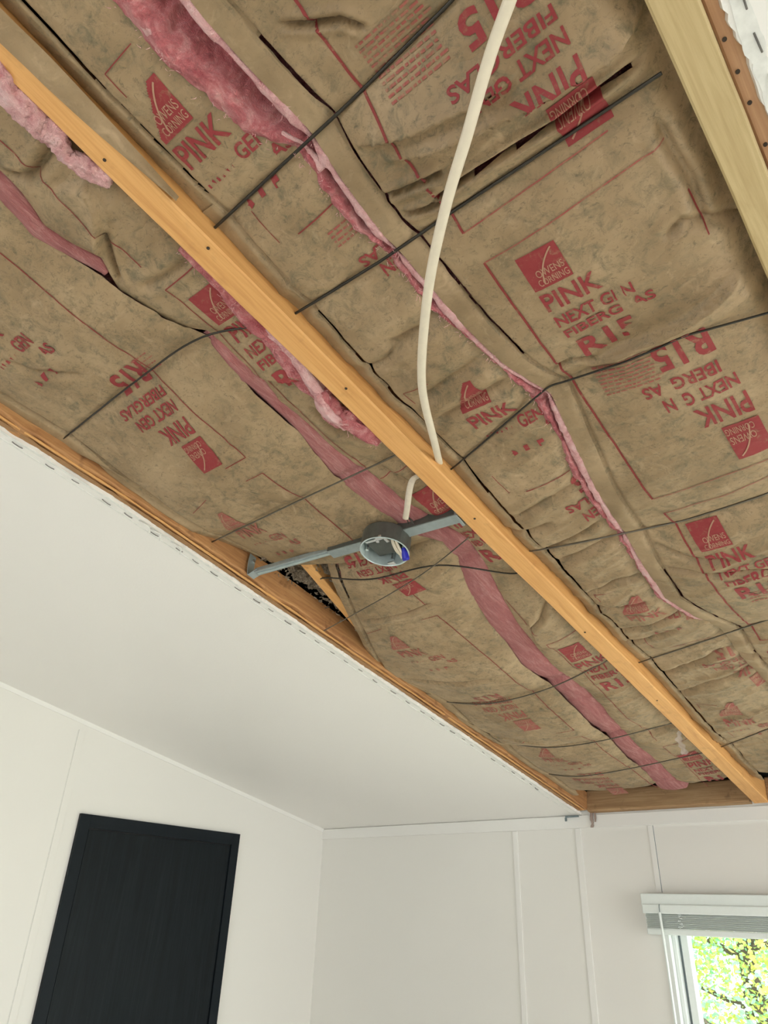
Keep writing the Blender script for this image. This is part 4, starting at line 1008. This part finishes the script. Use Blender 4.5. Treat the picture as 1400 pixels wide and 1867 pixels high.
# the can
C0 = bar_pt(tb, 0, 0)
def ringpts(rad, n, k=40): return [C0 + ax * (math.cos(2 * math.pi * i / k) * rad) + sdv * (math.sin(2 * math.pi * i / k) * rad) + nrm * n for i in range(k)]
R0 = .0485
rows = [ringpts(R0 * .93, .004), ringpts(R0 * .985, .0035), ringpts(R0, .001), ringpts(R0, -.034)]
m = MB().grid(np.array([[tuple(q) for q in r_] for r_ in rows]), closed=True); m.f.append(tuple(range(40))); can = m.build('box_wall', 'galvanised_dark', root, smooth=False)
rows = [ringpts(R0, -.034), ringpts(R0 * 1.015, -.0345), ringpts(R0 * .965, -.0352), ringpts(R0 * .95, -.034), ringpts(R0 * .95, -.0005)]
m = MB().grid(np.array([[tuple(q) for q in r_] for r_ in rows]), closed=True); n = len(m.v); m.f.append(tuple(range(n - 40, n))); m.build('box_lining', 'box_inside', root, smooth=False)
def inbox(name, x0, x1, y0, y1, n0, n1, mat, bev=.001):
    m = MB(); q = [C0 + ax * x + sdv * y + nrm * z for (x, y, z) in ((x0, y0, n0), (x1, y0, n0), (x1, y1, n0), (x0, y1, n0), (x0, y0, n1), (x1, y0, n1), (x1, y1, n1), (x0, y1, n1))]
    m.add(q, [(0, 3, 2, 1), (4, 5, 6, 7), (0, 1, 5, 4), (1, 2, 6, 5), (2, 3, 7, 6), (3, 0, 4, 7)]); return m.build(name, mat, root, bevel=bev)
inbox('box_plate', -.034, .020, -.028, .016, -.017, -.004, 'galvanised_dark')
inbox('clamp_bar', -.034, .030, .018, .024, -.018, -.013, 'screw_metal')
inbox('clamp_bar', .010, .017, .010, .032, -.022, -.016, 'screw_metal')
for (x, y) in ((-.004, .021), (.026, .024), (-.010, -.040), (.014, .040), (-.040, .006)):
    m = MB(); c = C0 + ax * x + sdv * y; m.tube([c - nrm * .023, c - nrm * .004], .0036, 12); m.build('screw', 'screw_metal', root)
inbox('box_ear', -.018, -.002, -.046, -.036, -.034, -.030, 'screw_metal'); inbox('box_ear', .006, .022, .036, .046, -.034, -.030, 'screw_metal')
# folded white conductors with a blue cap hanging out of the can
for k, (x, y) in enumerate(((.020, -.020), (.024, -.017), (.028, -.021), (.031, -.016))):
    c = lambda a, b, z: C0 + ax * a + sdv * b + nrm * z
    m = MB().tube(smooth_pts([c(x, y + .032, -.004), c(x, y + .026, -.020), c(x, y + .010, -.030), c(x, y - .004, -.030 - .002 * k), c(x + .002, y - .010, -.036)], 6), .0021, 8); m.build('conductor', 'cable_white', root, smooth=True)
m = MB().tube([C0 + ax * .036 + sdv * y + nrm * z for (y, z) in ((-.012, -.026), (-.016, -.032), (-.024, -.044), (-.026, -.047))], [.0042, .0058, .0075, .006], 12); m.build('wire_cap', 'blue_plastic', root, smooth=False)

# ---------------------------------------------------------------- cables
def cable(name, pts, rx, ry, mat, label):
    root = empty(name, pts[0], label, 'cable'); o = MB().tube(smooth_pts(pts, 10), rx, 14, ry, up=Vector((0, 0.2, 1))).build('sheath', mat, root, smooth=True); return root
cable('electrical_cable', [cp(-.601, 1.758, .020)] + [cp(*p) for p in C_CABLE], .0062, .0036, 'cable_white', 'long white flat electrical cable draped from the middle joist up out of view')
cs = cable('electrical_cable', [cp(*p) for p in C_STUB], .0058, .0034, 'cable_dusty', 'short dusty white cable end looping from the joist above the metal box')
e = Vector(cp(*C_STUB[-1]))
for k, (a, b) in enumerate(((-.006, -.018), (.002, -.022), (.006, -.015))):
    MB().tube([e, e + Vector((a * .5, .006, .004)), Vector(cp(C_STUB[-1][0] + a, C_STUB[-1][1] + b, .008))], .0011, 6).build('bare_conductor', 'wire_black', cs)

# ---------------------------------------------------------------- small scraps
(s0, s1) = SCRAP
root = empty('plastic_strip', cp(s0[0], s0[1], .0), 'clear crumpled plastic strip hanging from the middle joist near the far wall', 'plastic strip')
top = Vector(cp(-.645, .585, .01)); m = MB(); rows = []
for i in range(14):
    t = i / 13; p = top + Vector((-.006 * math.sin(t * 5) - .004 * t, -.004 * t, -.062 * t)); wdt = .008 + .003 * math.sin(i * 1.7)
    rows.append([p + Vector((-wdt, .004 * math.sin(i), 0)), p + Vector((-wdt * .3, -.004, 0)), p + Vector((wdt * .4, .004, 0)), p + Vector((wdt, -.002, 0))])
m.grid(np.array([[tuple(q) for q in r_] for r_ in rows])); m.build('plastic_film', 'clear_plastic', root, smooth=True)
def scrap(pts, wd, mat, name, label, cat):
    root = empty(name, pts[0], label, cat); m = MB(); P = smooth_pts(pts, 5); rows = []
    for i, p in enumerate(P):
        k = wd * (.6 + .7 * float(vnoise(i * .9, .3, 4))); rows.append([p + Vector((-k, 0, 0)), p + Vector((k, 0, .0)), p + Vector((k, .003, 0)), p + Vector((-k, .003, 0))])
    m.grid(np.array([[tuple(q) for q in r_] for r_ in rows]), closed=True); n = len(m.v); m.f.append((0, 1, 2, 3)); m.f.append((n - 4, n - 3, n - 2, n - 1)); m.build('torn_shred', mat, root)
scrap([Vector((-1.185, YF - .010, ZF + .004)), Vector((-1.186, YF - .013, ZF - .015)), Vector((-1.184, YF - .012, ZF - .030)), Vector((-1.187, YF - .014, ZF - .044))], .005, 'scrap_dust', 'torn_scrap', 'torn brown shred hanging over the far wall below the opened corner', 'scrap')
scrap([Vector((-1.172, YF - .012, ZF + .004)), Vector((-1.171, YF - .014, ZF - .012)), Vector((-1.173, YF - .013, ZF - .026))], .003, 'scrap_dust', 'torn_scrap', 'shorter torn shred beside the longer one at the opened corner', 'scrap')
root = empty('torn_scrap', (-1.262, YF - .012, ZF - .006), 'small bent grey strip at the tip of the white ceiling corner', 'scrap')
m = MB(); m.box(-1.285, -1.232, YF - .016, YF - .012, ZF - .008, ZF - .002); m.box(-1.287, -1.280, YF - .016, YF - .012, ZF - .020, ZF - .008); m.build('strip', 'gasket_grey', root, bevel=.0008)
r = random.Random(3)
for k, v in enumerate((1.93, 1.90, 1.845)):
    root = empty('torn_scrap', cp(EDGE_L + .004, v, 0), ('curl of torn white paper on the splintered joist edge above the long white ceiling', 'smaller torn paper curl next to the first on the splintered joist edge', 'lowest torn paper curl on the splintered joist edge')[k], 'scrap')
    P = smooth_pts([cp(EDGE_L - .006, v + .012, -.002), cp(EDGE_L + .004, v + .004, -.008), cp(EDGE_L + .001, v - .010, -.006), cp(EDGE_L - .010, v - .020, -.012)], 6)
    MB().tube(P, .0016, 6).build('paper_curl', 'torn_paper', root, smooth=True)

# ---------------------------------------------------------------- window blind
BX0, BX1 = -1.030, .565; yb = YF - .012
root = empty('window_blind', ((BX0 + BX1) / 2, yb - .02, EYE), 'white horizontal slat blind raised to the top of the window', 'blind')
m = MB().box(BX0, BX1, yb - .034, yb, EYE + .062, EYE + .096); m.build('headrail', 'blind_white', root, bevel=.003)
m = MB().box(BX0 + .004, BX1 - .004, yb - .041, yb - .034, EYE + .040, EYE + .066); m.build('valance', 'blind_white', root, bevel=.003)
n = 18
sl = MB(); rows = []
for x in (BX0 + .008, BX1 - .008):
    rows.append([(x, yb - .033 + .032 * t, .0024 * math.sin(math.pi * t)) for t in np.linspace(0, 1, 7)] + [(x, yb - .033 + .032 * t, .0024 * math.sin(math.pi * t) + .0012) for t in np.linspace(1, 0, 7)])
sl.grid(np.array(rows), closed=True); s0_ = sl.build('slat', 'blind_white', root)
z0 = EYE + .0002
s0_.location.z = z0
for k in range(1, n):
    o = s0_.copy(); COL.objects.link(o); o.location.z = z0 + k * .0033; o.location.y = rng.uniform(-.0025, .0015)
m = MB().box(BX0 + .008, BX1 - .008, yb - .034, yb, EYE - .0165, EYE + .000); m.build('bottom_rail', 'blind_white', root, bevel=.003)
for x in (-.912, .42):
    m = MB(); r = random.Random(int(-x * 100))
    for k in range(9):
        z = EYE + .004 + k * .006; P = [Vector((x + r.uniform(-.009, .009), yb - .036 - r.uniform(0, .005), z + r.uniform(-.004, .004))) for _ in range(4)]
        m.tube(smooth_pts(P, 4), .0009, 5)
    m.build('ladder_cord', 'blind_white', root, smooth=True)
wx = -.970
m = MB().tube([(wx, yb - .040, EYE + .066), (wx + .001, yb - .046, EYE + .058), (wx + .001, yb - .047, EYE + .044)], .0013, 6); m.build('wand_hook', 'gasket_grey', root, smooth=True)
m = MB().tube([(wx + .001, yb - .047, EYE + .044), (wx + .003, yb - .047, EYE - .10), (wx + .005, yb - .046, EYE - .55)], .0042, 6); m.build('tilt_wand', 'blind_white', root)

# ---------------------------------------------------------------- outdoors beyond the window
struct(MB().box(-30, 30, YF + .12, 45, -1.0, -.8).build('ground', 'pale_bounce_ground'), 'ground outside the window, made pale to bounce light indoors', 'ground')
def tree(name, x, y, h, spread, nleaf, mat, seed, label):
    r = random.Random(seed); root = empty(name, (x, y, -.8), label, 'tree', 'leafy trees outside the window')
    MB().tube([(x, y, -.8), (x + .05, y, .3), (x - .05, y + .05, 1.2), (x, y, h * .8)], [.13, .10, .08, .03], 10).build('trunk', 'bark', root, smooth=True)
    tips = []
    for k in range(16):
        a = r.uniform(0, 6.283); z0 = r.uniform(.1, h * .7); L = spread * r.uniform(.6, 1.1)
        p = [Vector((x, y, z0)), Vector((x + math.cos(a) * L * .5, y + math.sin(a) * L * .5, z0 + r.uniform(.0, .5))), Vector((x + math.cos(a) * L, y + math.sin(a) * L, z0 + r.uniform(-.2, .9)))]
        tips.append(p); MB().tube(smooth_pts(p, 4), [.028 - .0027 * i for i in range(9)], 6).build('branch', 'bark', root, smooth=True)
    m = MB()
    for _ in range(nleaf):
        p = r.choice(tips); t = r.uniform(.25, 1.05); c = p[0].lerp(p[2], t) + Vector((r.gauss(0, .30), r.gauss(0, .30), r.gauss(0, .28)))
        d = Vector((r.uniform(-1, 1), r.uniform(-1, 1), r.uniform(-.8, .5))).normalized(); e = d.cross(Vector((r.uniform(-1, 1), r.uniform(-1, 1), r.uniform(-1, 1)))).normalized(); L = r.uniform(.024, .05); w_ = L * .34
        k = e.cross(d) * L * .12
        m.add([c, c + d * L * .35 + e * w_ + k, c + d * L * .75 + e * w_ * .7 + k, c + d * L, c + d * L * .75 - e * w_ * .7 + k, c + d * L * .35 - e * w_ + k], [(0, 1, 2, 3), (0, 3, 4, 5)])
    o = m.build('foliage', mat, root); o['kind'] = 'stuff'
tree('leafy_tree', -2.0, 6.9, 4.2, 1.7, 30000, 'leaf_yellow', 1, 'yellow-green leafy tree filling the window view at right')
tree('leafy_tree', -2.9, 6.3, 3.4, 1.7, 26000, 'leaf_green', 2, 'mint green leafy tree outside at the left of the pane')
tree('leafy_tree', -1.4, 8.2, 4.5, 1.9, 24000, 'leaf_green', 3, 'pale green tree standing behind the yellow one outside')
